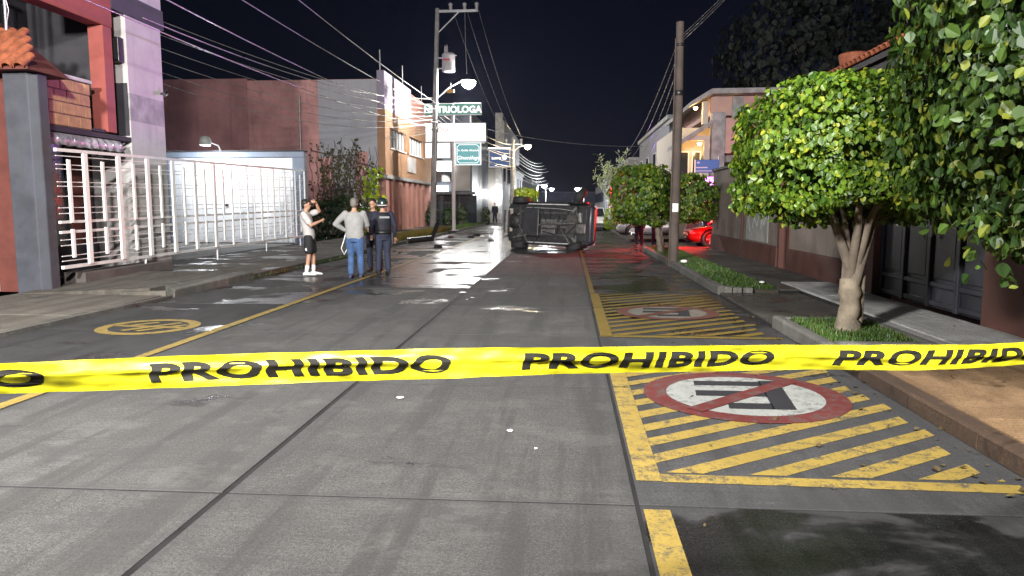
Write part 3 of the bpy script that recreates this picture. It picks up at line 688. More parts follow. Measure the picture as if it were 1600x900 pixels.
# ================================================================== SIGNS, POLES, LAMPS, FAR LEFT
M_pole = grunge('pole_concrete', (.30,.29,.28), .85, .3, 2, dirt=.3, streak=.4)
M_wood = grunge('dark_pole_wood', (.085,.065,.055), .85, .35, 3, streak=.5)
M_signwhite = NT('lit_white_acrylic'); M_signwhite.set(col=(.6,.6,.59), emis=(1,.97,.93), es=1.0, rough=.35); M_signwhite = M_signwhite.m
M_signgreen = NT('lit_green_acrylic'); M_signgreen.set(col=(.01,.06,.04), emis=(.06,.24,.175), es=.6, rough=.35); M_signgreen = M_signgreen.m
M_signteal = NT('lit_teal_acrylic'); M_signteal.set(col=(.02,.11,.12), emis=(.07,.32,.34), es=.7, rough=.35); M_signteal = M_signteal.m
M_letw = NT('lit_white_letter'); M_letw.set(col=(.7,.7,.7), emis=(1,1,1), es=.75); M_letw = M_letw.m
M_letred = plain('red_letter', (.5,.03,.03), .5)
def board(name, label, x0, x1, z0, z1, y, mat, frame=M_metalgrey):
    t = thing(name, label, 'sign', ((x0+x1)/2, y, z0)); hw = (x1-x0)/2; h = z1-z0
    MB().box(-hw, hw, -.08, .10, 0, h).build('box', frame, t, .01)
    MB().box(-hw+.04, hw-.04, -.095, -.083, .04, h-.04).build('face', mat, t)
    return t
sp_ = thing('sign_post', 'slim pale steel post carrying the stack of clinic signs', 'post', (-6.9, 44.3, .13))
MB().tube([(0,0,0),(0,0,6.84)], .11, 12).build('shaft', grunge('pale_pink_enamel', (.55,.50,.50), .5, .15, 3), sp_); MB().box(-.25,.25,-.25,.25,0,.03).build('base_plate', M_metalgrey, sp_)
MB().box(-1.6,1.9,.13,.19,5.2,5.28).box(-1.6,1.6,.13,.19,6.9,6.96).box(-1.6,1.6,.13,.19,4.6,4.66).build('bracket', M_metalgrey, sp_)
UPX = Matrix.Rotation(R(90),4,'X')
s1 = board('sign_board', 'green sign reading NUTRIÓLOGA at the top of the sign stack', -8.59, -5.15, 6.95, 7.64, 44.12, M_signgreen, M_metalgrey)
MB().bar((.0,-.102,.585),(.10,-.102,.645), .006, .05).build('accent', M_letw, s1)
text('lettering', 'NUTRIOLOGA', .53, M_letw, Matrix.Translation((0,-.10,.31)) @ UPX, s1, bold=.022, xs=1.0)
s2 = board('sign_board', 'wide glowing white sign board under the green sign', -8.53, -4.89, 5.39, 6.50, 44.12, M_signwhite)
text('lettering', 'Dra.', .42, M_letred, Matrix.Translation((-.75,-.10,.70)) @ UPX, s2, shear=.3)
s3 = board('sign_board', 'small blank white sign board left of the teal sign', -8.56, -7.02, 4.42, 5.36, 44.12, M_signwhite)
s4 = board('sign_board', 'teal sign with white script and a white outline, lowest of the stack', -6.73, -5.2, 4.03, 5.34, 44.12, M_signteal, M_letw)
text('lettering', 'Dr. Emilio Alvarado', .17, M_letw, Matrix.Translation((0,-.10,.86)) @ UPX, s4, bold=.004)
text('lettering', 'Ginecólogo', .30, M_letw, Matrix.Translation((0,-.10,.42)) @ UPX, s4, shear=.35, bold=.006)
fr_ = MB(); c_ = .14
pts = [(-.66+c_,.12),(.66-c_,.12),(.66,.12+c_),(.66,1.19-c_),(.66-c_,1.19),(-.66+c_,1.19),(-.66,1.19-c_),(-.66,.12+c_)]
for i in range(8): fr_.bar((pts[i][0],-.099,pts[i][1]), (pts[(i+1)%8][0],-.099,pts[(i+1)%8][1]), .006, .035, (0,0,1) if pts[i][1]==pts[(i+1)%8][1] else (1,0,0))
fr_.build('outline', M_letw, s4)

def insulator(parent, x, y, z, mat):
    MB().lathe([(.02,0),(.05,.02),(.10,.08),(.06,.11),(.11,.16),(.06,.20),(.12,.26),(.12,.34),(.05,.40),(0,.41)], (x,y,z), 10).build('insulator', mat, parent)
M_porc = plain('grey_porcelain', (.45,.42,.44), .3)
M_lamphead = grunge('lamp_housing', (.35,.35,.36), .45, .15, 5, metal=.4)
def lamp_light(name, loc, power, col, parent, radius=.18, spot=None, rot=(0,0,0), blend=.5):
    d = bpy.data.lights.new(name, 'SPOT' if spot else 'POINT'); d.energy = power; d.color = col; d.shadow_soft_size = radius
    if spot: d.spot_size = R(spot); d.spot_blend = blend
    o = bpy.data.objects.new(name, d); COL.objects.link(o); o.location = loc; o.rotation_euler = rot; o.parent = parent; return o
def luminaire(parent, a, b, z_, head, power, col, es=40, arm_r=.035, spot=165, rot=(0,0,0), lens=.17):
    """arm from a to b with a cobra head at b"""
    MB().tube([a, tuple((Vector(a)+Vector(b))/2+Vector((0,0,.12))), b], arm_r, 8).build('lamp_arm', M_metalgrey, parent)
    b = Vector(b); d = (b - Vector(a)); d.z = 0; d.normalize(); q = Vector((-d.y, d.x, 0))
    m = MB(); rings = []
    for f, w, h in ((-.08,.05,.05),(.05,.09,.07),(.3,.16,.10),(.6,.15,.08),(.72,.06,.04)):
        c = b + d*f; rings.append([c + q*w*math.cos(t) + Vector((0,0,h*math.sin(t)*(1 if math.sin(t)>0 else .4))) for t in [2*math.pi*k/10 for k in range(10)]])
    m.loft(rings); m.build('lamp_head', M_lamphead, parent)
    c = b + d*.38
    m = MB(); m.lathe([(0,-.07-lens),(lens*.7,-.06-lens*.75),(lens,-.05-lens*.3),(lens,-.045),(lens*.5,-.0)], tuple(c), 12); m.build('lamp_lens', glow('lens_%d_%d' % (es, int(col[2]*100)), col, es), parent)
    lamp_light('street_light', (c.x, c.y, c.z-.20-lens), power, col, parent, .45 if spot else .16, spot, rot, 1.0)
COOL = (1, .97, .93)
pa = thing('utility_pole', 'tall leaning concrete utility pole with transformer, crossarm and lit street lamp', 'pole', (-8.1, 43.8, 0))
PA_TOP = Vector((.42, 0, 13.0))
def onpa(z): return PA_TOP*(z/13.0)
MB().tube([(0,0,-.1), tuple(PA_TOP)], [.20,.115], 10).build('shaft', M_pole, pa)
MB().box(.33,2.8,-.06,.06,12.78,12.90).build('crossarm', M_metalgrey, pa)
MB().bar((.42,-.02,11.6),(1.7,-.02,12.8), .05, .05).build('brace', M_metalgrey, pa)
for x in (1.2, 2.02, 2.72): insulator(pa, x, 0, 12.90, M_porc)
tr = MB().lathe([(0,9.38),(.36,9.40),(.38,9.46),(.38,10.28),(.40,10.30),(.40,10.36),(.30,10.46),(0,10.48)], (1.06,-.05,0), 18).build('transformer', grunge('transformer_enamel', (.42,.40,.42), .5, .15, 3), pa)
for x, y in ((.86,-.05),(1.0,-.2)): MB().lathe([(.03,10.4),(.07,10.5),(.04,10.55),(.07,10.62),(.04,10.68),(.06,10.75),(.01,10.92)], (x,y,0), 8).build('bushing', M_porc, tr)
MB().bar((1.25,-.1,10.42),(1.55,-.1,10.30), .06, .04).build('arrester', M_porc, tr); MB().box(.8,1.2,-.44,-.42,9.98,10.08).build('number_plate', M_letred, tr)
MB().bar((.32,-.02,10.2),(.72,-.04,10.2), .08, .06).bar((.32,-.02,9.6),(.72,-.04,9.6), .08, .06).build('hanger', M_metalgrey, pa)
luminaire(pa, (.26,.05,7.85), (1.78,.42,8.98), 0, 0, 4200, COOL, 60, .04, None, lens=.42)
MB().tube([(1.2,-.2,8.75),(1.2,-.2,8.35)], .015, 5).build('hook', M_metalgrey, pa); MB().box(.98,1.40,-.30,-.12,8.18,8.36).build('splice_box', plain('orange_plastic', (.55,.25,.02), .5), pa, .02)
MB().tube([(.22,-.22,3.0),(.30,-.2,7.5)], .03, 6).build('riser_pipe', M_metalgrey, pa)
for z in (6.1, 6.5, 7.6): MB().lathe([(.19,z-.05),(.21,z-.05),(.21,z+.05),(.19,z+.05)], (onpa(z).x,0,0), 10).build('clamp', M_metalgrey, pa)
MB().tube([(2.03,0,12.9),(2.06,-.05,11),(2.15,-.2,9.25)], .012, 5).build('drop_wire', M_cablelight, pa)
pb = thing('utility_pole', 'second utility pole with warm lit lamp at the end of the wire fan', 'pole', (-4.62, 60, 0))
MB().tube([(0,0,-.1),(.15,0,7.1)], [.19,.13], 10).build('shaft', M_pole, pb)
luminaire(pb, (.15,-.05,5.9), (.95,-.12,6.45), 0, 0, 1000, (1,.82,.50), 45, .035, None, lens=.26)
MB().box(-.5,.9,-.05,.05,6.5,6.58).build('crossarm', M_metalgrey, pb)
for x in (-.4,.2,.8): insulator(pb, x, 0, 6.58, M_porc)
pr_ = thing('utility_pole', 'dark wooden pole with white paper notice on the right verge', 'pole', (2.80, 19.9, 0))
MB().tube([(0,0,-.1),(.05,0,4.2),(.04,0,6.32)], [.135,.11,.10], 10).build('shaft', M_wood, pr_)
MB().lathe([(.10,4.45),(.125,4.47),(.125,4.58),(.10,4.6)], (.05,0,0), 10).build('collar', M_black, pr_); MB().lathe([(.10,5.7),(.118,5.71),(.118,5.77),(.10,5.78)], (.05,0,0), 10).build('collar', M_black, pr_)
m = MB(); rr = .134; m.add([(rr*math.cos(t)+.015, rr*math.sin(t), z) for z in (1.45,1.67) for t in [R(-125+14*k) for k in range(6)]], [(k,k+1,k+7,k+6) for k in range(5)]); m.build('paper_notice', plain('white_paper', (.75,.75,.72), .8), pr_)
MB().tube([(-.12,-.08,.1),(-.09,-.08,3.0),(-.07,-.07,5.9)], .02, 6).build('riser_pipe', M_wood, pr_)

# lamps farther down the street
lamp_light('floodlight_beam', (0,-1.2,.02), 420, (.93,.97,1), FLOOD, .12)
for (x, y, z, pw, lab, sd) in ((-2.9, 90, 4.1, 2200, 'far street lamp, brightest of the pair over the overturned car', -1), (-2.3, 104, 4.0, 1500, 'far street lamp, dimmer right one of the close pair', -1), (1.15, 98, 3.9, 1600, 'far lone street lamp to the right of the close pair', 1)):
    t = thing('street_lamp', lab, 'street lamp', (x-.9*(-sd) if sd < 0 else x+.9, y, 0))
    MB().tube([(0,0,0),(0,0,z-.1)], [.08,.05], 8).build('post', M_metalgrey, t)
    luminaire(t, (0,0,z-.15), (.5*-sd, 0, z+.05), 0, 0, pw, (.95,.97,1), 60, .03, None, lens=.30)

# ---- clinic buildings behind the signs
M_beige = grunge('beige_render', (.20,.19,.175), .8, .12, .8, streak=.2, dirtcol=(.25,.23,.2))
M_slate = grunge('slate_blue_panel', (.06,.075,.10), .4, .2, 1.5)
M_tube = glow('lit_tube', (1,.98,.95), 6); M_bluelit = NT('blue_lit_panel').set(col=(.01,.03,.08), emis=(.05,.14,.4), es=.35).m
c1 = thing('clinic_building', 'dark clinic front with lit strips and beige panel behind the sign post', 'building', (-10, 58, 0))
part(MB().box(-16, -7.6, 58.4, 70, 0, 8.9), 'core_wall', M_slate, c1)
part(MB().box(-16, -9.9, 57.9, 58.39, 5.1, 6.4), 'glazing', M_glass, c1); part(MB().box(-15.5, -8.9, 57.85, 58.39, 4.35, 5.09), 'lit_strip', M_tube, c1)
part(MB().box(-9.2, -7.75, 58.0, 58.39, 2.8, 6.3), 'beige_panel', M_beige, c1); part(MB().box(-16, -9.25, 57.9, 58.39, 3.5, 4.3), 'glazing', M_glass, c1)
part(MB().box(-15.5, -9.5, 57.85, 58.39, 2.75, 3.2), 'lit_strip', M_tube, c1); part(MB().box(-16, -7.2, 57.0, 58.39, 2.5, 2.72), 'canopy', M_black, c1)
for k in range(6): part(MB().box(-15.8+k*1.45, -14.5+k*1.45, 58.3, 58.39, .15, 2.45), 'shop_window', M_glass, c1)
part(MB().box(-7.72, -7.6, 58.02, 58.3, 6.3, 8.88), 'corner_fin', M_metalgrey, c1)
for k in range(4): part(MB().box(-12.4+k*1.3, -12.35+k*1.3, 57.3, 57.35, .15, 2.5), 'canopy_post', M_black, c1)
lamp_light('lit_strip_light', (0, -1.6, 3.6), 120, (1,.98,.95), c1, .5)
c2 = thing('corner_building', 'pale beige building with blue lit panel and bright wall lamp beyond the clinic', 'building', (-6, 72, 0))
part(MB().box(-14, -6.5, 70.5, 92, 0, 6.6), 'core_wall', M_beige, c2)
part(MB().box(-6.62, -6.1, 70.4, 92, 6.605, 9.6), 'parapet', M_stainconc, c2); part(MB().box(-6.9, -6.25, 70.1, 71.2, 0, 10.3), 'corner_pier', M_stainconc, c2)
for k in range(3):
    w = part(MB().box(-6.49, -6.45, 73+k*6, 76.5+k*6, 4.0, 5.9), 'window', M_glass, c2); part(MB().box(-6.45, -6.38, 72.9+k*6, 76.6+k*6, 3.9, 4.0), 'sill', M_stainconc, w)
part(MB().box(-13.9, -6.51, 70.3, 70.49, 5.6, 6.6), 'band', M_slate, c2)
bs = thing('sign_board', 'blue lit panel sign with round emblem on the beige corner building', 'sign', (-6.2, 69.7, 5.2))
MB().box(-1.3,.75,-.1,.1,0,1.75).build('box', M_metalgrey, bs, .02); MB().box(-1.2,.65,-.115,-.103,.1,1.65).build('face', M_bluelit, bs)
MB().tube([(.2,-.12,.95),(.2,-.128,.95)], .25, 16).build('emblem', M_letw, bs); MB().box(-1.0,-.15,-.125,-.117,.75,.95).build('bar_mark', M_letw, bs)
MB().box(-1.3,.75,-.12,-.10,1.78,1.84).build('lamp_strip', glow('blue_strip', (.7,.8,1), 5), bs)
wl = thing('wall_lamp', 'bright round wall lamp on the beige corner building', 'lamp', (-6.9, 70.2, 2.7))
MB().tube([(0,.28,.0),(0,0,.1)], .03, 6).build('arm', M_black, wl); MB().lathe([(0,-.24),(.18,-.17),(.25,0),(.18,.17),(0,.24)], (0,-.2,.05), 14).build('globe', glow('white_globe', (1,1,1), 38), wl)
lamp_light('globe_light', (0,-.75,.05), 230, (1,1,1), wl, .25)
wl = thing('wall_lamp', 'small round lamp high between the teal sign and the blue panel', 'lamp', (-8.2, 69.5, 6.2))
MB().tube([(0,.9,.0),(0,0,.1)], .03, 6).build('arm', M_black, wl); MB().lathe([(0,-.16),(.12,-.11),(.17,0),(.12,.11),(0,.16)], (0,-.15,.05), 12).build('globe', glow('white_globe', (1,1,1), 38), wl)
# fence and plants before the clinic
fe = thing('iron_fence', 'dark iron bar fence in front of the clinic', 'fence', (-10, 55.8, .13))
for k in range(26): MB().box(-5.0+k*.26,-4.965+k*.26,-.015,.015,0,1.9).build('bar', M_black, fe)
MB().box(-5.1,1.6,-.02,.02,.25,.31).build('rail', M_black, fe); MB().box(-5.1,1.6,-.02,.02,1.7,1.76).build('rail', M_black, fe)
for i, (x, y, s) in enumerate(((-10.2,54.6,.9),(-9.0,55.0,.75),(-8.0,55.2,.85))):
    bush('shrub', ['narrow dark shrub nearest the pole before the clinic fence','middle dark shrub before the clinic fence','cone-shaped dark shrub right of the sign post'][i], (x,y,s), (.45,.4,s), 500, .16, M_leafD, 'shrub', 2.2, 20+i)
bush('shrub', 'dark round shrub on the verge under the bright wall lamp', (-7.6, 66, .75), (.6,.6,.75), 500, .16, M_leafD, 'shrub', 2.2, 27)
lt = thing('clipped_tree', 'small lime green clipped tree showing above the overturned car', 'tree', (-4.45, 60.9, 0)); lt.location = (-3.75, 62.5, 0)
MB().tube([(0,0,0),(.05,0,1.6)], [.09,.06], 8).build('trunk', M_bark, lt); P_, N_ = crown_pts((0,0,2.45), (1.15,.9,.66), 1900, 2.8, seed=31, lumpy=.12); leafmesh('crown', P_, N_, .14, M_leafL, lt)
# low buildings closing the street
M_farwall = [grunge('far_render_%d' % i, c, .85, .2, .5, streak=.2) for i, c in enumerate(((.30,.29,.30),(.36,.30,.27),(.22,.23,.27),(.33,.34,.36)))]
def far_house(x0, x1, y0, y1, h, k, label, side, lit=0):
    t = thing('house', label, 'house', ((x0+x1)/2, y0, 0)); cx = (x0+x1)/2
    MB().box(x0-cx, x1-cx, 0, y1-y0, 0, h).build('wall', M_farwall[k], t)
    MB().box(x0-cx-.15, x1-cx+.15, -.15, y1-y0+.15, h+.003, h+.25).build('roof', M_stainconc, t)
    fx = (x1-cx) if side < 0 else (x0-cx); s = 1 if side < 0 else -1
    nw = max(2, int((y1-y0)/4)); nf = max(1, int(h/2.9)); q = 0
    for f in range(nf):
        for i in range(nw):
            y = (i+.5)*(y1-y0)/nw; q += 1
            w = MB().box(min(fx, fx+s*.06), max(fx, fx+s*.06), y-.7, y+.7, f*2.9+.95, f*2.9+2.25).build('window', M_metalgrey, t)
            MB().box(min(fx+s*.062, fx+s*.075), max(fx+s*.062, fx+s*.075), y-.62, y+.62, f*2.9+1.03, f*2.9+2.17).build('pane', glow('lit_pane', (1,.85,.6), 1.5) if q == lit else M_glass, w)
    nfr = max(1, int((x1-x0)/3))
    for f in range(nf):
        for i in range(nfr):
            x = x0-cx + (i+.5)*(x1-x0)/nfr
            w = MB().box(x-.6, x+.6, -.06, -.003, f*2.9+.95, f*2.9+2.25).build('window', M_metalgrey, t); MB().box(x-.53, x+.53, -.075, -.062, f*2.9+1.02, f*2.9+2.18).build('pane', M_glass, w)
    return t
far_house(-15, -6.6, 94, 108, 5.8, 3, 'two-storey pale house beyond the beige corner building', -1, 2)
far_house(-14, -6.8, 110, 128, 4.2, 1, 'low tan house on the left, far down the street', -1)
far_house(-15, -6.5, 131, 160, 6.0, 0, 'grey house closing the left side of the street', -1, 3)
far_house(-9, 8, 190, 200, 5.0, 2, 'bluish building closing the far end of the street', 1)
far_house(5.4, 14, 66, 82, 5.6, 0, 'grey house behind the parked white car', 1)
far_house(5.2, 14, 86, 112, 4.6, 3, 'pale house behind the far lone lamp', 1, 2)
far_house(5.4, 15, 116, 150, 6.0, 2, 'dark house far down the right side', 1)
far_house(5.8, 13, 44, 62, 6.6, 2, 'dark tall house behind the pale feathery tree', 1)
NEAR_POWER = 32000
# ================================================================== RIGHT SIDE
M_wallp = grunge('grey_brown_plaster', (.20,.165,.14), .85, .35, 1.1, dirt=.45, dirtcol=(.08,.06,.05), streak=.4)
M_rust = grunge('rust_brown_plinth', (.085,.034,.025), .8, .35, 1.5, dirt=.4, dirtcol=(.07,.03,.02), streak=.3)
M_gate = grunge('dark_blue_steel', (.022,.023,.032), .42, .3, 2, spec=.5, dirt=.2)
M_ply = grunge('greyish_patch_plaster', (.28,.28,.26), .85, .25, 2, streak=.3)
bw = thing('boundary_wall', 'long grey-brown boundary wall with rust plinth along the right pavement', 'wall', (5.1, 8, 0))
XF = 5.10
def seg(y0, y1, zt=2.8):
    part(MB().box(XF, XF+.25, y0, y1, .62, zt), 'wall_panel', M_wallp, bw)
    part(MB().box(XF-.05, XF+.26, y0, y1, 0, .617), 'plinth', M_rust, bw, .015)
    part(MB().box(XF-.06, XF+.31, y0, y1, zt+.003, zt+.09), 'coping', M_darkwall, bw, .01)
seg(-14, 8.55); seg(13.25, 17.4); seg(18.35, 26.7)
for a, b in ((8.555, 9.38), (12.66, 13.245), (17.405, 17.60), (18.18, 18.345)):
    part(MB().box(XF-.03, XF+.30, a, b, .0, 2.9), 'pilaster', M_rust, bw, .015)
part(MB().box(XF-.10, XF+.34, 8.5, 13.3, 2.903, 3.05), 'gate_lintel', M_darkwall, bw)
dd = part(MB().box(XF+.12, XF+.17, 17.605, 18.175, .13, 2.3), 'side_door', M_gate, bw, .01)
part(MB().box(XF+.0, XF+.28, 17.605, 18.175, 2.303, 2.8), 'door_head', M_wallp, bw)
part(MB().box(XF+.09, XF+.115, 17.68, 17.74, 1.1, 1.25), 'handle', M_metalgrey, dd)
part(MB().box(XF-.012, XF-.002, 19.3, 21.6, .66, 1.62), 'plaster_patch', M_ply, bw)
gf = MB()
for pts in ([(20.9,1.0),(20.7,1.3),(20.4,1.05),(20.2,1.35)], [(20.0,1.0),(19.9,1.35),(19.7,1.1),(19.55,1.3)], [(21.2,.9),(21.35,1.25),(21.1,1.45)]):
    for i in range(len(pts)-1): gf.bar((XF-.016,*pts[i]), (XF-.016,*pts[i+1]), .004, .03, (0,0,1))
part(gf, 'graffiti', plain('pale_spray_paint', (.42,.42,.40), .7), bw)
part(MB().tube([(XF-.03,22.0,.1),(XF-.03,22.0,2.7)], .03, 6), 'drain_pipe', M_rust, bw)
sg = thing('steel_gate', 'dark blue-black panelled steel gate in the right boundary wall', 'gate', (5.25, 11, .16))
MB().box(-.02,.02,-1.60,1.64,0,2.70).build('sheet', M_gate, sg)
for k in range(5):
    y = -1.60 + k*.81; MB().box(-.075,-.021,y-.05,y+.05,0,2.7).build('stile', M_gate, sg, .008)
for z in (.03, .30, 1.22, 2.0, 2.62):
    for k in range(4): MB().box(-.06,-.021,-1.545+k*.81,-.845+k*.81,z,z+.07).build('rail', M_gate, sg, .006)
for k in range(4):
    for (a, b) in ((.42,1.15),(1.34,1.93)): MB().box(-.042,-.021,-1.47+k*.81,-.92+k*.81,a,b).build('panel', M_gate, sg, .012)
MB().tube([(-.10,-.1,1.0),(-.10,-.1,1.25)], .015, 6).build('handle', M_metalgrey, sg)
# tiled-roof house behind the wall
th = thing('tiled_house', 'house with a red tiled eave and pale wall rising behind the right trees', 'house', (8, 14, 0))
part(MB().box(6.95, 13, 7.0, 18.9, 0, 4.55), 'wall', M_lightgrey, th)
er = part(MB().hexa([(6.4,6.6,4.62),(13,6.6,6.9),(13,19.3,6.9),(6.4,19.3,4.62),(6.4,6.6,4.74),(13,6.6,7.05),(13,19.3,7.05),(6.4,19.3,4.74)]), 'roof', M_darkwall, th)
te = MB(); te.loft([[(x, .12*math.cos(R(a))*k, .12*math.sin(R(a))*k) for a in range(0, 181, 30)] + [(x, .095*math.cos(R(a))*k, .095*math.sin(R(a))*k) for a in range(180, -1, -30)] for x, k in ((0,1.),(.5,.85))])
tem = te.mesh('roof_tile', M_tile); sl2 = math.atan2(2.3, 6.6)
for j in range(2):
    for i in range(50):
        o = link('roof_tile', tem, er); o.location = (6.34-8+j*.42, 6.75+i*.252-14, 4.76+j*.146); o.rotation_euler = (0, -sl2, rnd.uniform(-.03,.03))
part(MB().box(6.5, 6.94, 7.0, 18.9, 4.40, 4.58), 'soffit', M_darkwall, th)
part(MB().lathe([(.15,4.9),(.3,4.95),(.36,5.25),(.30,5.3),(.26,5.0),(0,5.0)], (6.9,19.0,0), 12), 'roof_pot', M_tile, th)
# house across the side street
M_warm = grunge('cream_plaster', (.55,.50,.44), .8, .12, 1, streak=.2, dirtcol=(.3,.26,.22))
M_pinkpanel = grunge('pink_plaster', (.55,.36,.32), .8, .15, 1)
hs = thing('two_storey_house', 'cream two-storey house with warm lit porch across the side street', 'house', (7, 34.5, 0))
part(MB().box(5.1, 13, 36.2, 44, 0, 5.3), 'core_wall', M_warm, hs)
part(MB().box(6.95, 13, 34.0, 36.19, 3.95, 5.5), 'balcony_wall', M_pinkpanel, hs)
part(MB().box(6.35, 6.92, 33.9, 34.5, 0, 5.75), 'pier', M_stainconc, hs)
part(MB().box(6.3, 13, 34.6, 36.19, 3.6, 3.94), 'balcony_floor', M_stainconc, hs)
part(MB().box(6.5, 13, 35.2, 44, 5.75, 6.62), 'upper_wall', M_pinkpanel, hs); part(MB().box(7.45, 7.95, 35.1, 35.19, 5.6, 6.6), 'pilaster', M_stainconc, hs)
part(MB().prism([(5.55,6.15),(6.4,6.62),(13,6.7),(13,6.9),(6.4,6.85),(5.5,6.3)], 34.4, 44, 'y'), 'roof_slab', M_stainconc, hs)
part(MB().box(6.1, 6.34, 34.9, 35.2, 5.32, 6.35), 'porch_post', M_warm, hs)
part(MB().prism([(4.7,4.15),(6.6,5.35),(6.6,5.55),(4.7,4.35)], 34.0, 36.19, 'y'), 'porch_roof', M_stainconc, hs)
part(MB().box(5.2, 6.32, 34.2, 34.4, 4.55, 4.75), 'porch_beam', M_warm, hs); part(MB().box(6.08, 6.30, 34.15, 34.45, 2.2, 4.54), 'porch_post', M_warm, hs)
for x in (5.3, 5.85): 
    w = part(MB().box(x, x+.42, 36.12, 36.19, 2.6, 4.2), 'window', M_whitep, hs); part(MB().box(x+.05, x+.37, 36.1, 36.117, 2.66, 4.14), 'pane', M_glass, w)
lm = part(MB().lathe([(0,-.08),(.08,-.05),(.1,.03),(0,.06)], (6.0,35.0,4.45), 10), 'porch_lamp', glow('warm_lamp', (1,.66,.25), 30), hs)
lamp_light('porch_light', (-.95,.3,4.2), 75, (1,.62,.22), hs, .1); lamp_light('upper_porch_light', (-1.25,.6,6.0), 45, (1,.62,.2), hs, .1)
part(MB().lathe([(0,-.08),(.08,-.05),(.1,.03),(0,.06)], (5.8,35.1,6.08), 10), 'porch_lamp', glow('warm_lamp', (1,.66,.25), 30), hs)
gwall = thing('garden_wall', 'low pale garden wall across the side street behind the red car', 'wall', (8, 33.9, 0))
part(MB().box(5.3, 14, 33.75, 33.95, 0, 1.9), 'wall_panel', M_lightgrey, gwall, .01); part(MB().box(5.25, 14, 33.7, 34.0, 1.903, 2.0), 'coping', M_stainconc, gwall)
bsn = thing('street_sign', 'blue street sign panel above the red car by the wall end', 'sign', (5.35, 29.3, 0))
MB().tube([(.42,.04,0),(.42,.04,3.5)], .035, 8).build('post', M_metalgrey, bsn)
MB().box(-.50,.44,-.03,-.005,2.88,3.38).build('panel', NT('glowing_sign_enamel').set(col=(.03,.09,.30), rough=.4, emis=(.02,.07,.25), es=.25).m, bsn, .01)  # enamel given a weak glow in place of light falling on it
MB().box(-.50,.44,-.035,-.031,2.94,2.965).box(-.44,.0,-.035,-.031,3.06,3.10).box(-.40,-.3,-.035,-.031,3.24,3.30).build('lettering', plain('pale_letter', (.45,.5,.6), .5), bsn)
MB().box(-.50,-.46,-.045,-.005,2.88,3.38).build('edge_trim', M_whitep, bsn)

# ================================================================== TREES
M_trunk = grunge('pale_bark', (.27,.225,.165), .85, .45, 5, dirt=.6, dirtcol=(.10,.08,.06), bump=.8, fine=18)
M_trunkd = grunge('grey_bark', (.16,.13,.10), .85, .35, 5, dirt=.3, bump=.8, fine=18)
def tree(name, label, base, c, h, n, size, mat, seed, trunk=.11, fork=.9, ex=3.6, tm=M_trunk, limbs=6, group=None, lumpy=.13, inner=.25, extra=None, droop=.55):
    t = thing(name, label, 'tree', base, 0, group); r = random.Random(seed); b = Vector(base); cc = Vector(c)-b
    m = MB(); lean = Vector((cc.x*.25, cc.y*.25, 0)); ft = Vector((lean.x, lean.y, fork))
    tp_ = [Vector((0,0,-.05)).lerp(ft, q/9)+Vector((r.uniform(-.012,.012), r.uniform(-.012,.012), 0)) for q in range(10)]
    m.tube([tuple(q) for q in tp_], [trunk*(1.5-.45*min(q,3)/3+r.uniform(-.10,.12)) for q in range(10)], 14)
    m.tube([(trunk*.9,.02,0),tuple(lean*.35+Vector((trunk*1.1,.03,fork*.35))),tuple(ft+Vector((trunk*1.0,.02,.05)))], [trunk*.55,trunk*.5,trunk*.5], 8)
    tk = m.build('trunk', tm, t)
    lb = MB()
    for k in range(limbs):
        a = 2*math.pi*k/limbs + r.uniform(-.4,.4); q = Vector((math.cos(a)*h[0]*r.uniform(.22,.6), math.sin(a)*h[1]*r.uniform(.22,.6), cc.z-h[2]*r.uniform(-.3,.35))); q.x += cc.x; q.y += cc.y
        st = ft + Vector((r.uniform(-.05,.05), r.uniform(-.05,.05), -.06)); md = st.lerp(q, .5) + Vector((r.uniform(-.12,.12), r.uniform(-.12,.12), r.uniform(-.05,.12)))
        rr = trunk*r.uniform(.38,.62); lb.tube([tuple(st), tuple(md), tuple(q)], [rr, rr*.7, rr*.3], 7)
        for _ in range(3):
            p0 = md.lerp(q, r.random()); p1 = p0 + Vector((r.uniform(-.5,.5)*h[0], r.uniform(-.5,.5)*h[1], r.uniform(.0,.5)*h[2])); lb.tube([tuple(p0), tuple(p1)], [rr*.35, rr*.1], 5)
    lb.build('limb', M_trunkd if tm is M_trunk else tm, t)
    P, N = crown_pts(tuple(cc), h, n, ex=ex, seed=seed, lumpy=lumpy, inner=inner)
    if extra is not None:
        for (ex_c, ex_r, ex_n) in extra:
            qc = Vector(ex_c)-b; q0 = cc + (qc-cc)*.45; tw_ = MB()
            for _ in range(4): tw_.tube([tuple(q0), tuple(q0.lerp(qc,.6)+Vector((r.uniform(-.06,.06),0,.08))), tuple(qc+Vector((r.uniform(-.12,.12), r.uniform(-.1,.1), r.uniform(-.12,.12))))], [.016,.010,.004], 5)
            tw_.build('twig', tm, t)
            e_ = np.random.default_rng(seed+9); q = np.array(ex_c)-np.array(base) + e_.normal(0, 1, (ex_n,3))*np.array(ex_r); P = np.vstack([P, q]); N = np.vstack([N, e_.normal(0,1,(ex_n,3))])
    leafmesh('crown', P, N, size, mat, t, droop=droop); return t
tree('ficus_tree', 'clipped ficus with pale forked trunk standing in the near tree pit', (3.31, 8.9, .12), (3.34, 8.8, 2.19), (1.10, 1.02, .70), 25000, .067, M_leafA, 5, .115, .62, 6, lumpy=.30, limbs=7, inner=.3)
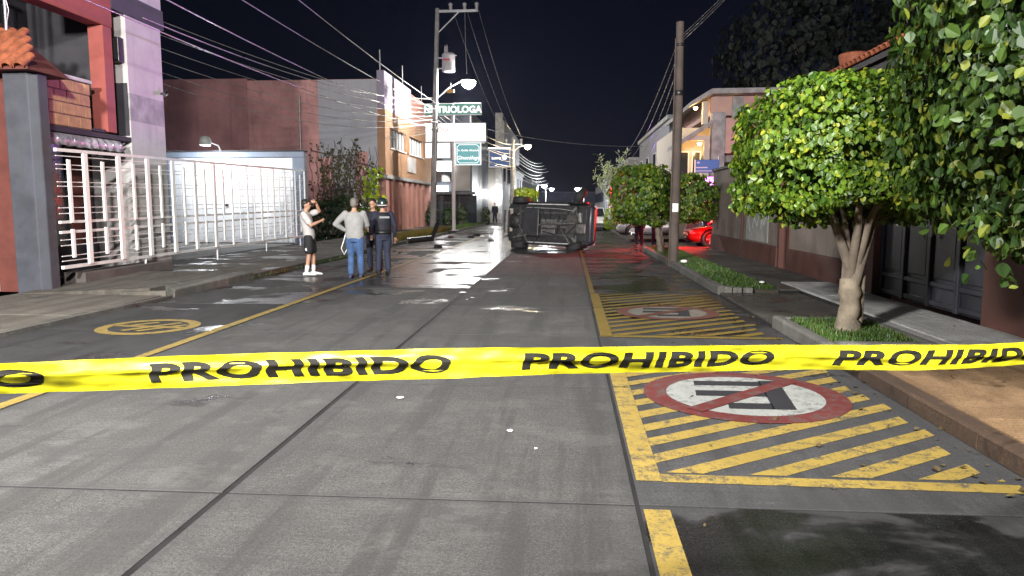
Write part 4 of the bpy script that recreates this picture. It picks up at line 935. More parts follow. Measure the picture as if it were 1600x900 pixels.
tree('ficus_tree', 'dark leafy ficus crown hanging in from the upper right corner', (4.45, 5.25, .12), (4.40, 5.5, 3.16), (1.52, 1.30, 1.70), 56000, .080, leafmat('shaded_ficus_leaf', (.013,.036,.005), (.042,.082,.009), (.14,.16,.018), .32, .5), 8, .16, 1.1, 4.5, M_trunkd, lumpy=.26, inner=.45,  # shade on this crown put into darker leaf colours
     extra=[((2.42,5.2,3.02),(.15,.1,.10),130), ((2.92,5.2,1.52),(.13,.12,.17),190)], droop=.7)
tree('ficus_tree', 'dark clipped tree left of the wooden pole on the grass strip', (3.02, 24.2, .1), (2.42, 24.6, 1.98), (.98, 1.1, .86), 5200, .11, M_leafA, 11, .09, .95, 3.4, M_trunkd)
tree('ficus_tree', 'dark clipped tree right of the wooden pole beside the wall', (3.55, 26.0, .1), (4.15, 26.0, 1.92), (.92, .9, .74), 4200, .11, M_leafA, 12, .09, .95, 3.4, M_trunkd)
bush('hedge', 'clipped lime green hedge beside the parked white car', (3.2, 47.5, .85), (.85, .7, .72), 2600, .09, M_leafL, 'hedge', 5, 41, lumpy=.06)
tree('bare_tree', 'big dark tree behind the tiled house in the upper right night sky', (21, 56, 0), (20, 56, 12.5), (8, 6, 6.5), 9000, .42, leafmat('night_leaf', (.003,.006,.003), (.005,.009,.004), (.007,.011,.004), .1, .7), 15, .3, 4.5, 2.2, M_trunkd, lumpy=.4)
# pale feathery tree catching the lamp light
M_pale = leafmat('pale_grey_green_leaf', (.32,.40,.29), (.46,.54,.42), (.52,.58,.46), .3, .5)
pt = thing('feathery_tree', 'pale grey-green feathery tree by the hedge', 'tree', (2.95, 43.5, .1))
pm = MB(); LP = []; LN = []
for k in range(22):
    a = rnd.uniform(0, 6.28); sp = rnd.uniform(.2, 1.4); top = Vector((math.cos(a)*sp-.3, math.sin(a)*sp*.6, rnd.uniform(2.6, 4.6))); md = Vector((math.cos(a)*sp*.35, math.sin(a)*sp*.3, top.z*.5))
    pm.tube([(0,0,.3), tuple(md), tuple(top)], [.05,.03,.012], 5)
    for q in range(46):
        f = rnd.uniform(.35, 1.05); p = md.lerp(top, (f-.35)/.65); LP.append(tuple(p + Vector((rnd.gauss(0,.1), rnd.gauss(0,.1), rnd.gauss(0,.08))))); LN.append(tuple((top-md).normalized()))
pm.build('limb', grunge('pale_twig', (.40,.38,.34), .8, .2), pt); MB().tube([(0,0,0),(0,0,.5)], .09, 8).build('trunk', M_trunkd, pt)
leafmesh('crown', np.array(LP), np.array(LN), .26, M_pale, pt, droop=-.2, wid=.16)
# ---- unseen street lamps behind the camera that light the foreground, split over two
def near_lamp(label, base, head, target, power, cone):
    hz_ = head[2]-.3
    nl = thing('street_lamp', label, 'street lamp', base)
    MB().tube([(0,0,0),(0,0,hz_+.1)], [.10,.06], 10).build('post', M_metalgrey, nl); MB().box(-.2,.2,-.2,.2,0,.04).build('base_plate', M_metalgrey, nl)
    hd = Vector(base)+Vector(head)
    luminaire(nl, (0,0,hz_-.1), head, 0, 0, power, COOL, 30, .04, cone, tuple((Vector(target)-hd).to_track_quat('-Z','Y').to_euler()), .22)
near_lamp('tall steel street lamp on the left pavement behind the viewer', (-7.5,-3.0,.05), (1.5,.25,6.7), (-4.,34,1.5), NEAR_POWER*.72, 130)
near_lamp('tall steel street lamp on the right pavement behind the viewer', (3.1,-4.6,.13), (-1.9,.5,8.6), (-7,28,2), NEAR_POWER*.62, 130)
# ================================================================== VEHICLES
M_under = grunge('grimy_underbody', (.014,.014,.015), .6, .5, 5, dirt=.55, dirtcol=(.10,.085,.07))
M_steel = grunge('dull_exhaust_steel', (.15,.145,.14), .5, .5, 8, metal=.5, dirt=.6, dirtcol=(.05,.045,.04))
M_alloy = grunge('alloy', (.5,.5,.52), .35, .2, 8, metal=.7)
def carpaint(nm, c): 
    s = NT(nm); s.set(col=c, rough=.32, metal=.15, coat=.6); MATS[nm] = s.m; return s.m
M_tail = NT('red_lamp_glass').set(col=(.35,.01,.01), rough=.2).m; M_head = NT('head_lamp_glass').set(col=(.6,.62,.65), rough=.12, spec=.8).m
def make_car(name, label, pm, loc, L=3.9, Wd=1.68, H=1.48, wb=2.42, wr=.30, steer=0, rims=M_alloy, group=None, under=False, sedan=False):
    t = thing(name, label, 'car', loc, 0, group); hl = L/2; hw = Wd/2; zb = .20; belt = .88*H/1.48
    xs = [(-hl,.80,.36,.62),(-hl+.06,.90,.28,.78),(-hl+.25,.97,zb,belt),(-hl+.8,1.,zb,belt+.02),(0,1.,zb,belt),(hl-1.1,1.,zb,belt-.02),(hl-.5,.97,zb,belt-.10),(hl-.16,.90,.24,belt-.20),(hl-.04,.80,.30,.58),(hl,.70,.36,.50)]
    rings = []
    for x, w, lo, hi in xs:
        y = hw*w; r = []
        for (py, pz) in ((-.86,0),(-.97,.10),(-1,.42),(-.985,.72),(-.90,.94),(-.80,1.),(.80,1.),(.90,.94),(.985,.72),(1,.42),(.97,.10),(.86,0)): r.append((x, y*py, lo+(hi-lo)*pz))
        rings.append(r)
    body = MB().loft(rings).build('body', pm, t)
    # greenhouse
    xr0, xr1 = (-hl+.10, -hl+.42) if not sedan else (-hl+.75, -hl+1.25); xf0, xf1 = hl-1.02, hl-1.72
    g0 = [(xr0,-.80*hw),(xf0,-.80*hw),(xf0,.80*hw),(xr0,.80*hw)]; g1 = [(xr1,-.66*hw),(xf1,-.66*hw),(xf1,.66*hw),(xr1,.66*hw)]
    gh = MB(); gh.loft([[(x,y,belt-.03) for x,y in g0],[(x,y,H-.05) for x,y in g1]], smooth=False).build('window', M_glass, t, .02)
    MB().loft([[(x*1.0,y*1.03,H-.07) for x,y in g1],[(x*.98,y*1.0,H-.02) for x,y in g1],[(x*.93,y*.9,H) for x,y in g1]], smooth=False).build('roof', pm, t, .015)
    for s in (-1, 1):
        for (a, b) in (((xf0,.81*hw*s,belt-.03),(xf1,.67*hw*s,H-.05)), ((xr0,.81*hw*s,belt-.03),(xr1,.67*hw*s,H-.05)), ((.15-.25*(not sedan),.815*hw*s,belt-.03),(.1-.25*(not sedan),.675*hw*s,H-.05))):
            MB().bar(a, b, .05, .07).build('window_pillar', pm, t)
        m = MB().box(xf0-.28, xf0-.12, s*hw*.98-.07, s*hw*.98+.07, belt+.0, belt+.13).build('mirror', pm, t, .03); m.location.y = s*.06
        for x in (-.35, .55): MB().box(x-.08, x+.08, s*hw*.99-.012, s*hw*.99+.012, belt-.17, belt-.14).build('door_handle', M_black, body)
        MB().box(-hl+.0, -hl+.10, s*hw*.78-.12*1, s*hw*.78+.10, .62, .86).build('tail_light', M_tail, t, .02)
        MB().box(hl-.22, hl-.06, s*hw*.68-.16, s*hw*.68+.16, .52, .66).build('headlight', M_head, t, .03)
        MB().box(-.75, .75, s*hw*.93-.04, s*hw*.93+.04, zb-.04, zb+.06).build('sill', M_black, t, .01)
    MB().box(hl-.10, hl+.02, -hw*.70, hw*.70, .27, .42).build('grille', M_black, t, .02); MB().box(-hl-.02, -hl+.1, -hw*.75, hw*.75, .34, .50).build('rear_bumper', M_black, t, .03)
    MB().box(-hl-.03, -hl-.012, -.18, .18, .54, .66).build('number_plate', M_whitep, t)
    for ax, x in (('r', -wb/2-.05), ('f', wb/2-.05)):
        for s in (-1, 1):
            MB().lathe([(wr+.075,-.05),(wr+.075,.05),(wr-.06,.05)], (x, s*(hw-.045), wr+.01), 20, 'y').build('wheel_arch', M_black, t)
            w = link('wheel', None, t); w.location = (x, s*(hw-.10), wr)
            if ax == 'f' and steer: w.rotation_euler.z = R(steer)
            MB().lathe([(wr*.62,-.09),(wr*.92,-.10),(wr,-.06),(wr,.06),(wr*.92,.10),(wr*.62,.09),(wr*.62,-.09)], (0,0,0), 24, 'y').build('tyre', M_rubber, w)
            rm = MB(); rm.lathe([(wr*.63,-.08),(wr*.60,.02),(wr*.60,.075),(wr*.64,.085)], (0,0,0), 20, 'y')
            for k in range(5):
                a = 2*math.pi*k/5; rm.bar((.03*math.cos(a), s*.06, .03*math.sin(a)), (wr*.6*math.cos(a), s*.07, wr*.6*math.sin(a)), .05, .03, (0,1,0))
            rm.lathe([(0,s*.08),(.05,s*.075),(.05,s*.02),(.0,s*.0)], (0,0,0), 10, 'y'); rm.build('rim', rims, w)
            MB().lathe([(0,-s*.02),(wr*.55,-s*.02),(wr*.55,-s*.05),(0,-s*.05)], (0,0,0), 16, 'y').build('brake_drum', M_under, w)
    ub = MB().box(-hl+.12, hl-.15, -hw*.86, hw*.86, zb-.015, zb+.02).build('underbody', M_under, t)
    if under:
        def u(nm, mb, mat=M_under, bev=.0): return mb.build(nm, mat, ub, bev)
        u('fuel_tank', MB().box(-1.05,-.35,-.55,.50,zb-.14,zb-.01), grunge('tank_black', (.024,.024,.028), .5, .3, 6), .05)
        u('floor_tunnel', MB().box(-.30,1.0,-.17,.17,zb-.05,zb-.005), M_steel, .03)
        ex = MB(); ex.tube([(1.1,-.05,zb-.06),(.6,-.02,zb-.09),(-.2,.0,zb-.09),(-.9,.30,zb-.10),(-1.25,.52,zb-.11)], .032, 8); u('exhaust_pipe', ex, M_steel)
        u('muffler', MB().tube([(-1.72,-.45,zb-.10),(-1.72,.40,zb-.10)], .12, 12), M_steel); u('tailpipe', MB().tube([(-1.6,.45,zb-.1),(-1.85,.6,zb-.08)], .03, 8), M_steel)
        u('catalyst', MB().tube([(.35,-.02,zb-.10),(.75,-.03,zb-.10)], .075, 10), M_steel)
        u('rear_axle', MB().bar((-wb/2-.02,-.68,zb-.02),(-wb/2-.02,.68,zb-.02), .12, .09), grunge('axle_steel', (.06,.057,.055), .5, .4, 6, metal=.5), .01)
        for s in (-1,1):
            u('trailing_arm', MB().bar((-wb/2,.52*s,zb-.03),(-wb/2+.55,.48*s,zb-.02), .07, .06), M_under, .01)
            u('floor_rail', MB().box(-.55,1.05,.40*s-.04,.40*s+.04,zb-.05,zb-.01), grunge('rail_grey', (.05,.05,.055), .6, .4, 5), .01)
            u('wishbone', MB().bar((wb/2-.05,.62*s,zb-.02),(wb/2+.1,.28*s,zb-.01), .10, .05).bar((wb/2-.05,.62*s,zb-.02),(wb/2-.35,.30*s,zb-.01), .10, .05), M_steel, .01)
            u('sill_seam', MB().box(-.85,.85,hw*.87*s-.015,hw*.87*s+.015,zb-.07,zb+.02), grunge('bright_seam', (.55,.55,.55), .5, .3, 6))
        u('subframe', MB().box(wb/2-.45,wb/2+.25,-.36,.36,zb-.055,zb-.01), grunge('subframe_metal', (.07,.065,.06), .55, .5, 7, metal=.4), .03)
        u('oil_pan', MB().box(wb/2+.0,wb/2+.38,-.05,.33,zb-.12,zb-.01), M_steel, .04); u('gearbox', MB().tube([(wb/2+.1,-.42,zb-.04),(wb/2+.15,-.08,zb-.04)], .13, 12), M_steel)
        u('drive_shaft', MB().tube([(wb/2-.05,-.66,zb),(wb/2-.05,.66,zb)], .025, 8), M_steel)
        u('heat_shield', MB().box(-.30,.28,.20,.40,zb-.045,zb-.01), M_steel, .02); u('spare_well', MB().lathe([(0,zb-.10),(.26,zb-.10),(.30,zb-.02)], (-1.45,-.05,0), 16), M_under)
        u('splash_shield', MB().box(hl-.62,hl-.25,-.60,.60,zb-.05,zb-.0), grunge('torn_black_plastic', (.02,.02,.022), .5, .3, 5), .02)
        u('rear_panel', MB().box(-hl+.10,-hl+.26,-.52,.35,zb-.03,zb+.06), grunge('pale_rear_panel', (.42,.38,.32), .6, .3, 4), .01)
        for q in range(16):
            x_, y_ = rnd.uniform(-1.3, 1.3), rnd.uniform(-.6, .6); a_ = rnd.uniform(0, 3.14); l_ = rnd.uniform(.12, .4)
            u('bracket', MB().bar((x_-l_*math.cos(a_), y_-l_*math.sin(a_), zb-rnd.uniform(.03,.14)), (x_+l_*math.cos(a_), y_+l_*math.sin(a_), zb-rnd.uniform(.03,.12)), rnd.uniform(.02,.07), rnd.uniform(.015,.05)), (M_steel, M_under, M_rubber)[q % 3], .005)
        u('brake_hose', MB().tube([(-1.3,-.3,zb-.03),(-.9,-.58,zb-.03),(.4,-.56,zb-.03),(1.0,-.5,zb-.03)], .015, 6), M_cablelight)
    return t
oc_ = make_car('overturned_car', 'dark hatchback lying on its side with its grimy underbody facing the viewer', carpaint('dark_blue_car_paint', (.03,.03,.05)), (-.72, 28.0, .87), L=3.55, Wd=1.64, wb=2.3, wr=.315, steer=-24, under=True)
oc_.rotation_mode = 'QUATERNION'
oc_.rotation_quaternion = (Matrix.Rotation(R(-24),4,'Z') @ Matrix.Rotation(R(1.5),4,'Y') @ Matrix.Rotation(R(-93),4,'X')).to_quaternion()
# origin is on the ground under the car; shift so that it pivots about the body centre line
oc_.location = (-.80, 27.3, .96)
ws = [c for c in oc_.children if c.name.startswith('wheel') and c.type == 'EMPTY']
for w in ws:
    w.location.z -= .08; w.location.y *= 1.17; w.scale = (1.04, 1.25, 1.04)
ws[2].location = (1.20, -1.02, .20); ws[2].rotation_euler = (R(18), R(10), R(-52))
rc = make_car('red_car', 'bright red car with its nose showing past the end of the wall', carpaint('red_car_paint', (.42,.015,.012)), (6.75, 29.9, .0), L=4.2, H=1.46, wr=.32, wb=2.55, sedan=True); rc.rotation_euler.z = R(180)
wc = make_car('white_car', 'white car parked at the right kerb beyond the wreck', carpaint('white_car_paint', (.72,.72,.72)), (1.75, 50.5, 0), L=4.2, H=1.5, wb=2.5, sedan=True); wc.rotation_euler.z = R(90)
gc = make_car('grey_car', 'pale grey car half hidden behind the clipped tree trunks', carpaint('grey_car_paint', (.45,.46,.48)), (4.6, 39.0, .0), L=4.1, wb=2.5, sedan=True); gc.rotation_euler.z = R(172)
# patrol truck behind the wall: only its beacon bar is seen
tk = make_car('patrol_truck', 'tall patrol truck with magenta beacon bar, mostly behind the wall end', carpaint('navy_truck_paint', (.02,.03,.10)), (8.0, 32.0, 0), L=5.0, Wd=1.9, H=2.35, wb=3.1, wr=.40, sedan=True); tk.rotation_euler.z = R(180)
MB().box(-.1,2.35,-.75,.75,2.32,2.38).build('roof_rack', M_black, tk); MB().bar((2.2,-.6,1.6),(2.2,-.6,2.36), .05,.05).bar((2.2,.6,1.6),(2.2,.6,2.36), .05,.05).build('rack_post', M_black, tk)
bb = MB().box(1.95,2.28,-.70,.70,2.385,2.46).build('beacon_bar', M_black, tk)
M_bmag = glow('magenta_beacon', (.85,.16,1.0), 4.5); M_bred = glow('red_beacon', (1,.03,.03), 9)
MB().box(1.97,2.26,.10,.68,2.463,2.80).build('beacon', M_bmag, bb, .04); MB().box(1.97,2.26,-.68,-.10,2.463,2.66).build('beacon', M_bred, bb, .04)
def aimed(x, y, z, tx, ty, tz):   # truck is turned by half a turn
    a = Vector((8-x, 32-y, z)); return tuple((Vector((8-tx, 32-ty, tz))-a).to_track_quat('-Z','Y').to_euler())
lamp_light('blue_beacon_light', (2.75,.35,2.75), 9000, (.50,.20,1.0), tk, .12, 34, aimed(5.25,31.65,2.75,-10,16.0,8.8))
lamp_light('red_beacon_light', (3.15,.9,1.75), 2600, (1,.02,.015), tk, .12, 80, aimed(4.85,31.1,1.75,1.5,27.5,.0))
wb_ = thing('added_red_lamp', 'added red lamp on a tripod, unseen behind the wall end, to redden the car', 'lamp', (5.5, 27.45, .0))  # added unseen lamp that reddens the car side and the ground
for k in range(3): MB().tube([(0,0,.8),(.25*math.cos(2.1*k),.25*math.sin(2.1*k),0)], .015, 6).build('leg', M_black, wb_)
MB().lathe([(.09,.82),(.10,.86),(.10,1.05),(.05,1.10),(0,1.1)], (0,0,0), 12).build('lens', M_bred, wb_); MB().lathe([(0,.78),(.10,.78),(.10,.82),(0,.82)], (0,0,0), 12).build('base', M_black, wb_)
lamp_light('added_red_light', (-.16,.02,.95), 330, (1,.02,.015), wb_, .08)

# ---- wreckage on the road
M_bump = grunge('torn_bumper_plastic', (.012,.012,.013), .5, .3, 5)
dp = MB(); pth = [(-6.75,30.3),(-6.55,31.2),(-6.35,32.2),(-6.15,33.0)]
dp.loft([[(x+.10*c, y, z) for c, z in ((0,.02),(.8,.03),(1.2,.12),(.9,.26),(.4,.28),(.2,.15))] for x, y in pth], smooth=False); o = dp.build('torn_bumper', M_bump); tag(o, 'black torn bumper lying along the left kerb', 'bumper')
MB().bar((-6.15,33.0,.15),(-5.95,33.4,.80), .10, .22).build('bent_end', M_bump, o, .03)
def shard(label, x, y, s, mat, h=.06):
    m = MB(); n = 6; r = [(x+s*rnd.uniform(.6,1.1)*math.cos(6.28*k/n), y+s*rnd.uniform(.6,1.1)*math.sin(6.28*k/n)) for k in range(n)]
    m.loft([[(a,b,.006) for a,b in r],[(x+(a-x)*.7, y+(b-y)*.7, h*rnd.uniform(.6,1.)) for a,b in r]], smooth=False)
    return tag(m.build('debris_piece', mat), label, 'debris', 'wreckage scattered on the road')
shard('black car part lying alone on the road near the wet glare', -4.95, 27.9, .22, M_bump, .16)
shard('small dark car fragment by the left kerb nearest the officer', -6.1, 25.5, .07, M_bump); shard('second small dark fragment near the left kerb', -5.7, 24.6, .09, M_bump)
shard('reddish brown fragment behind the torn bumper', -5.9, 37.0, .24, M_rust, .12); shard('white fragment beside the reddish one behind the bumper', -6.3, 36.0, .20, M_whitep, .08)
shard('dark fragment on the road below the sign post', -4.9, 37.2, .22, M_bump, .1); shard('flat dark fragment farther up below the sign post', -4.9, 39.5, .26, M_bump, .12)
shard('pale fragment on the road right of the dark ones', -4.5, 38.6, .14, M_whitep, .07); shard('dark fragment on the edge of the glare', -3.55, 34.0, .17, M_bump, .09); shard('white fragment on the edge of the glare', -3.8, 34.4, .15, M_whitep, .07)
for i, (x, y, s) in enumerate(((-1.39,5.94,.034), (-.40,5.10,.026), (-1.95,13.5,.10), (-.2,4.72,.012))):
    o = shard(['pale crumpled litter by the centre joint below the tape', 'small white scrap on the slab below the tape', 'white scrap at the end of the bright centre joint', 'tiny white scrap beside the small white one'][i], x, y, s, M_whitep if i != 0 else M_lightgrey, .015); o['category'] = 'litter'; o['group'] = 'litter on the slabs'
for i, (x, y, s) in enumerate(((2.98,19.2,.09), (3.66,14.15,.05))):
    o = tag(MB().lathe([(0,0),(s,.01),(s*1.05,s*.6),(s*.5,s*.9),(0,s*.8)], (x,y,.15), 7).build('litter_scrap', M_whitep), ['white crumpled scrap at the foot of the wooden pole','small white cup at the end of the grass strip'][i], 'litter')
# ================================================================== PEOPLE
M_skin = grunge('skin', (.42,.24,.16), .55, .15, 8, bump=.05); M_hair = grunge('black_hair', (.015,.012,.011), .55, .3, 30, bump=.4); M_hairg = grunge('grey_hair', (.16,.145,.13), .6, .4, 30, bump=.4)
def ell(c, r, d=None, n=14):
    m = MB(); rings = []
    for i in range(n+1):
        t = math.pi*(i/n*.998+.001); rings.append([(c[0]+r[0]*math.sin(t)*math.cos(a), c[1]+r[1]*math.sin(t)*math.sin(a), c[2]-r[2]*math.cos(t)) for a in [2*math.pi*k/16 for k in range(16)]])
    return m.loft(rings)
def limb(m, a, b, ra, rb, n=12):
    a = Vector(a); b = Vector(b); d = b-a; L = d.length; d.normalize(); pts = []; rad = []
    for k in range(4): t = math.pi/2*k/4; pts.append(a - d*ra*math.cos(t)); rad.append(max(ra*math.sin(t), .002))
    for k in range(1, 4): pts.append(a.lerp(b, k/4)); f = k/4; rad.append(ra*(1-f)+rb*f + .06*ra*math.sin(math.pi*f))
    for k in range(4, -1, -1): t = math.pi/2*k/4; pts.append(b + d*rb*math.cos(t)); rad.append(max(rb*math.sin(t), .002))
    m.tube(pts, rad, n)
def torso(m, rings, n=16):
    m.loft([[(cx+rx*math.cos(t), cy+ry*math.sin(t), z) for t in [2*math.pi*k/n for k in range(n)]] for (z, cx, cy, rx, ry) in rings])
def fuse(mb, name, mat, parent, vox=.014, sm=6):
    o = mb.build(name, mat, parent); r = o.modifiers.new('fuse', 'REMESH'); r.mode = 'VOXEL'; r.voxel_size = vox; r.use_smooth_shade = True
    s = o.modifiers.new('soft', 'SMOOTH'); s.iterations = sm; s.factor = .5; return o
def hand(m, w, d, up):
    """palm and five bent fingers from wrist w along d; up is the back of the hand"""
    w = Vector(w); d = Vector(d).normalized(); s = d.cross(Vector(up)).normalized(); u = s.cross(d)
    limb(m, w, w+d*.085, .030, .036)
    for k, L in enumerate((.070,.080,.075,.058)):
        b = w + d*.085 + s*(.030-.02*k); k1 = b + d*L*.55 - u*.008; limb(m, b, k1, .011, .010, 8); limb(m, k1, k1 + d*L*.4 - u*.03, .010, .008, 8)
    tb = w + d*.035 + s*.03; limb(m, tb, tb + d*.035 + s*.035, .013, .011, 8); limb(m, tb + d*.035 + s*.035, tb + d*.07 + s*.04 - u*.015, .011, .009, 8)
def person(name_label, loc, rz, J, top, topmat, legmat, shoemat, shorts=False, sleeves='long', hair=M_hair, sc=1., group=None, heavy=1., helmet=None, headturn=0, socks=None, detail=True, extra=None):
    t = thing('person', name_label, 'person', loc, rz, group); t.scale = (sc,)*3
    D = dict(lean=(0,0), sh=.19, lel=(-.25,.02,1.13), lwr=(-.26,.08,.88), rel=(.25,.02,1.13), rwr=(.26,.08,.88), lk=(-.10,.03,.50), rk=(.10,.03,.50), la=(-.11,0,.09), ra=(.11,0,.09), lh=None, rh=None)
    D.update(J); lx, ly = D['lean']
    S = {'l': Vector((-D['sh']+lx, ly, 1.43)), 'r': Vector((D['sh']+lx, ly, 1.43))}; Hp = {'l': Vector((-.095,0,.90)), 'r': Vector((.095,0,.90))}
    m = MB(); k = heavy
    tors = lambda e: [(.84,0,0,.15*k+e,.105*k+e),(.95,0,0,.165*k+e,.115*k+e),(1.08,lx*.3,ly*.3,.155*k+e,.115*k+e),(1.25,lx*.7,ly*.7,.175*k+e,.125*k+e),(1.38,lx,ly,.185+e,.115+e),(1.455,lx,ly,.13+e,.08+e),(1.49,lx,ly,.07+e,.06+e)]
    torso(m, tors(0)); limb(m, (lx,ly,1.46), (lx,ly+.02,1.56), .058, .052)
    for s in 'lr':
        el, wr = Vector(D[s+'el']), Vector(D[s+'wr']); limb(m, S[s], el, .055, .043); limb(m, el, wr, .043, .029)
        hd = D[s+'h'] or tuple(wr-el); hand(m, wr, hd, (0,1,.2) if s == 'l' else (0,1,.2))
        kn, an = Vector(D[s+'k']), Vector(D[s+'a']); limb(m, Hp[s], kn, .085*k, .056); limb(m, kn, an, .055, .038); limb(m, an + Vector((0,-.03,-.04)), an + Vector((0,.14,-.06)), .035, .03)
    # head with brow, nose, chin, ears
    hz = 1.645; q = MB(); ht = Matrix.Translation((lx, ly+.02, hz)) @ Matrix.Rotation(R(headturn), 4, 'Z')
    q.v += ell((0,0,.015), (.075,.092,.105)).v; q.f += ell((0,0,0), (1,1,1)).f; q.sm += [True]*len(q.f)
    def app(mb): q.add(mb.v, mb.f, True)
    app(ell((0,.03,-.06), (.052,.062,.06), n=8)); j = MB(); limb(j, (0,.085,.02), (0,.108,-.018), .010, .015, 8); app(j); app(ell((.076,-.005,-.005), (.012,.022,.034), n=6)); app(ell((-.076,-.005,-.005), (.012,.022,.034), n=6))
    j = MB(); limb(j, (-.022,.085,-.058), (.022,.085,-.058), .010, .010, 8); app(j); j = MB(); limb(j, (-.05,.078,.03), (.05,.078,.03), .012, .012, 8); app(j)
    q.xf(ht); m.add(q.v, q.f, True)
    body = fuse(m, 'body', M_skin, t, .0115, 4)
    if detail:
        for s in (-1, 1): ell((s*.032,.088,.012), (.012,.008,.009), n=6).xf(ht).build('eye', plain('eye_dark', (.03,.025,.02), .2), body)
    if helmet is None:
        h = ell((0,-.012,.045), (.086,.098,.092)); h.add(ell((0,-.05,-.01), (.078,.06,.08), n=8).v, ell((0,0,0),(1,1,1),n=8).f, True); h.xf(ht @ Matrix.Translation((0,-.012,.01))); fuse(h, 'hair', hair, t, .011, 3)
    else:
        h = MB(); h.lathe([(.128,-.07),(.135,-.02),(.132,.05),(.105,.115),(.055,.145),(0,.152)], (0,0,0), 20); h.xf(ht @ Matrix.Translation((0,-.012,.02)) @ Matrix.Diagonal((1,1.08,1,1))); hh = h.build('helmet', helmet, t); hh.modifiers.new('shell','SOLIDIFY').thickness = .012
        j = MB().lathe([(.130,-.045),(.139,-.045),(.139,-.02),(.130,-.02)], (0,0,0), 20); j.xf(ht @ Matrix.Translation((0,-.012,.02)) @ Matrix.Diagonal((1,1.08,1,1))); j.build('helmet_band', M_lightgrey, hh)
    # clothing
    c = MB(); e = .022; torso(c, [(z, x, y, rx, ry) for z, x, y, rx, ry in tors(e)][:-1] + [(1.475,lx,ly,.085,.075)])
    for s in 'lr':
        el, wr = Vector(D[s+'el']), Vector(D[s+'wr']); limb(c, S[s], el, .078, .064 if sleeves == 'long' else .07)
        if sleeves == 'long': limb(c, el, el.lerp(wr, .92), .064, .046)
        else: c = c
    if sleeves == 'short':
        c = MB(); torso(c, [(z, x, y, rx, ry) for z, x, y, rx, ry in tors(e)][:-1] + [(1.475,lx,ly,.085,.075)])
        for s in 'lr': limb(c, S[s], S[s].lerp(Vector(D[s+'el']), .72), .082, .074)
    fuse(c, top, topmat, t, .014, 5)
    p = MB(); torso(p, [(.80,0,0,.165*k,.12*k),(.90,0,0,.175*k,.13*k),(.99,0,0,.172*k,.125*k),(1.0,0,0,.168*k,.12*k)])
    for s in 'lr':
        kn, an = Vector(D[s+'k']), Vector(D[s+'a'])
        if shorts: limb(p, Hp[s], Hp[s].lerp(kn, .78), .108, .105)
        else: limb(p, Hp[s], kn, .105*k, .078); limb(p, kn, an + Vector((0,0,.03)), .078, .066)
    fuse(p, 'shorts' if shorts else 'trousers', legmat, t, .014, 5)
    for s in 'lr':
        an = Vector(D[s+'a']); f = MB(); rr = []
        for y, w, h in ((-.085,.030,.055),(-.06,.042,.085),(.0,.045,.10),(.06,.047,.075),(.13,.050,.055),(.19,.040,.045),(.215,.020,.03)):
            rr.append([(an.x+w*math.cos(a), an.y+y, max(0.002, an.z-.088 + h*(.5+.5*math.sin(a)))) for a in [2*math.pi*k_/10 for k_ in range(10)]])
        f.loft(rr); f.build('shoe', shoemat, t)
        if socks: z = MB(); limb(z, an+Vector((0,0,.02)), an.lerp(Vector(D[s+'k']), .33), .047, .05); z.build('sock', socks, t)
    if extra: extra(t)
    return t
M_tshirt = grunge('grey_tshirt', (.42,.40,.39), .9, .12, 6, bump=.9, fine=9); M_shorts = grunge('black_shorts', (.014,.014,.016), .8, .3, 6); M_shoew = grunge('white_trainers', (.7,.7,.68), .6, .1, 8)
M_sweat = grunge('grey_sweatshirt', (.26,.255,.25), .95, .15, 7, bump=1., fine=9); M_jeans = grunge('blue_jeans', (.05,.10,.22), .9, .35, 7, bump=1., fine=11); M_navy = grunge('navy_uniform', (.014,.017,.035), .8, .3, 6, bump=.9, fine=10); M_navy2 = grunge('navy_trousers', (.02,.026,.05), .85, .3, 6)
def shorts_mark(t): MB().tube([(.19,-.03,.62),(.198,-.03,.62)], .035, 10).build('badge', M_whitep, t)
person('man in grey t-shirt and black shorts with a hand raised to his head', (-5.98, 16.68, 0), R(-82), dict(lean=(0,-.07), lel=(-.24,.20,1.50), lwr=(-.10,.16,1.70), lh=(.5,-.2,.15), rel=(.27,.10,1.18), rwr=(.12,.30,1.28), rh=(-.7,.4,.2), lk=(-.10,.06,.50), rk=(.10,.0,.50), la=(-.11,.05,.09), ra=(.11,-.06,.09)), 'tshirt', M_tshirt, M_shorts, M_shoew, True, 'short', socks=grunge('white_socks', (.65,.63,.62), .9, .1, 8), sc=.985, extra=shorts_mark)
def lany(t):
    MB().tube([(-.19,-.02,1.02),(-.23,-.05,.85),(-.30,-.04,.66),(-.24,-.02,.52),(-.17,.0,.66),(-.17,.02,.9)], .010, 6).build('strap', M_whitep, t); MB().lathe([(.185,.985),(.192,.985),(.192,1.025),(.185,1.025)], (0,0,0), 18).xf(Matrix.Diagonal((1.04,.78,1,1))).build('belt', M_black, t)
person('stout man in grey sweatshirt and blue jeans seen from behind, hand on hip', (-4.76, 16.18, 0), R(4), dict(sh=.20, lel=(-.42,-.02,1.20), lwr=(-.22,.10,1.05), lh=(.6,.4,-.1), rel=(.26,.12,1.18), rwr=(.10,.24,1.10), rh=(-.6,.3,.1), la=(-.10,-.02,.09), ra=(.12,.04,.09), lk=(-.095,.02,.5), rk=(.11,.04,.5)), 'sweatshirt', M_sweat, M_jeans, grunge('dark_blue_shoes', (.03,.04,.08), .7, .2), hair=M_hairg, heavy=1.16, extra=lany)
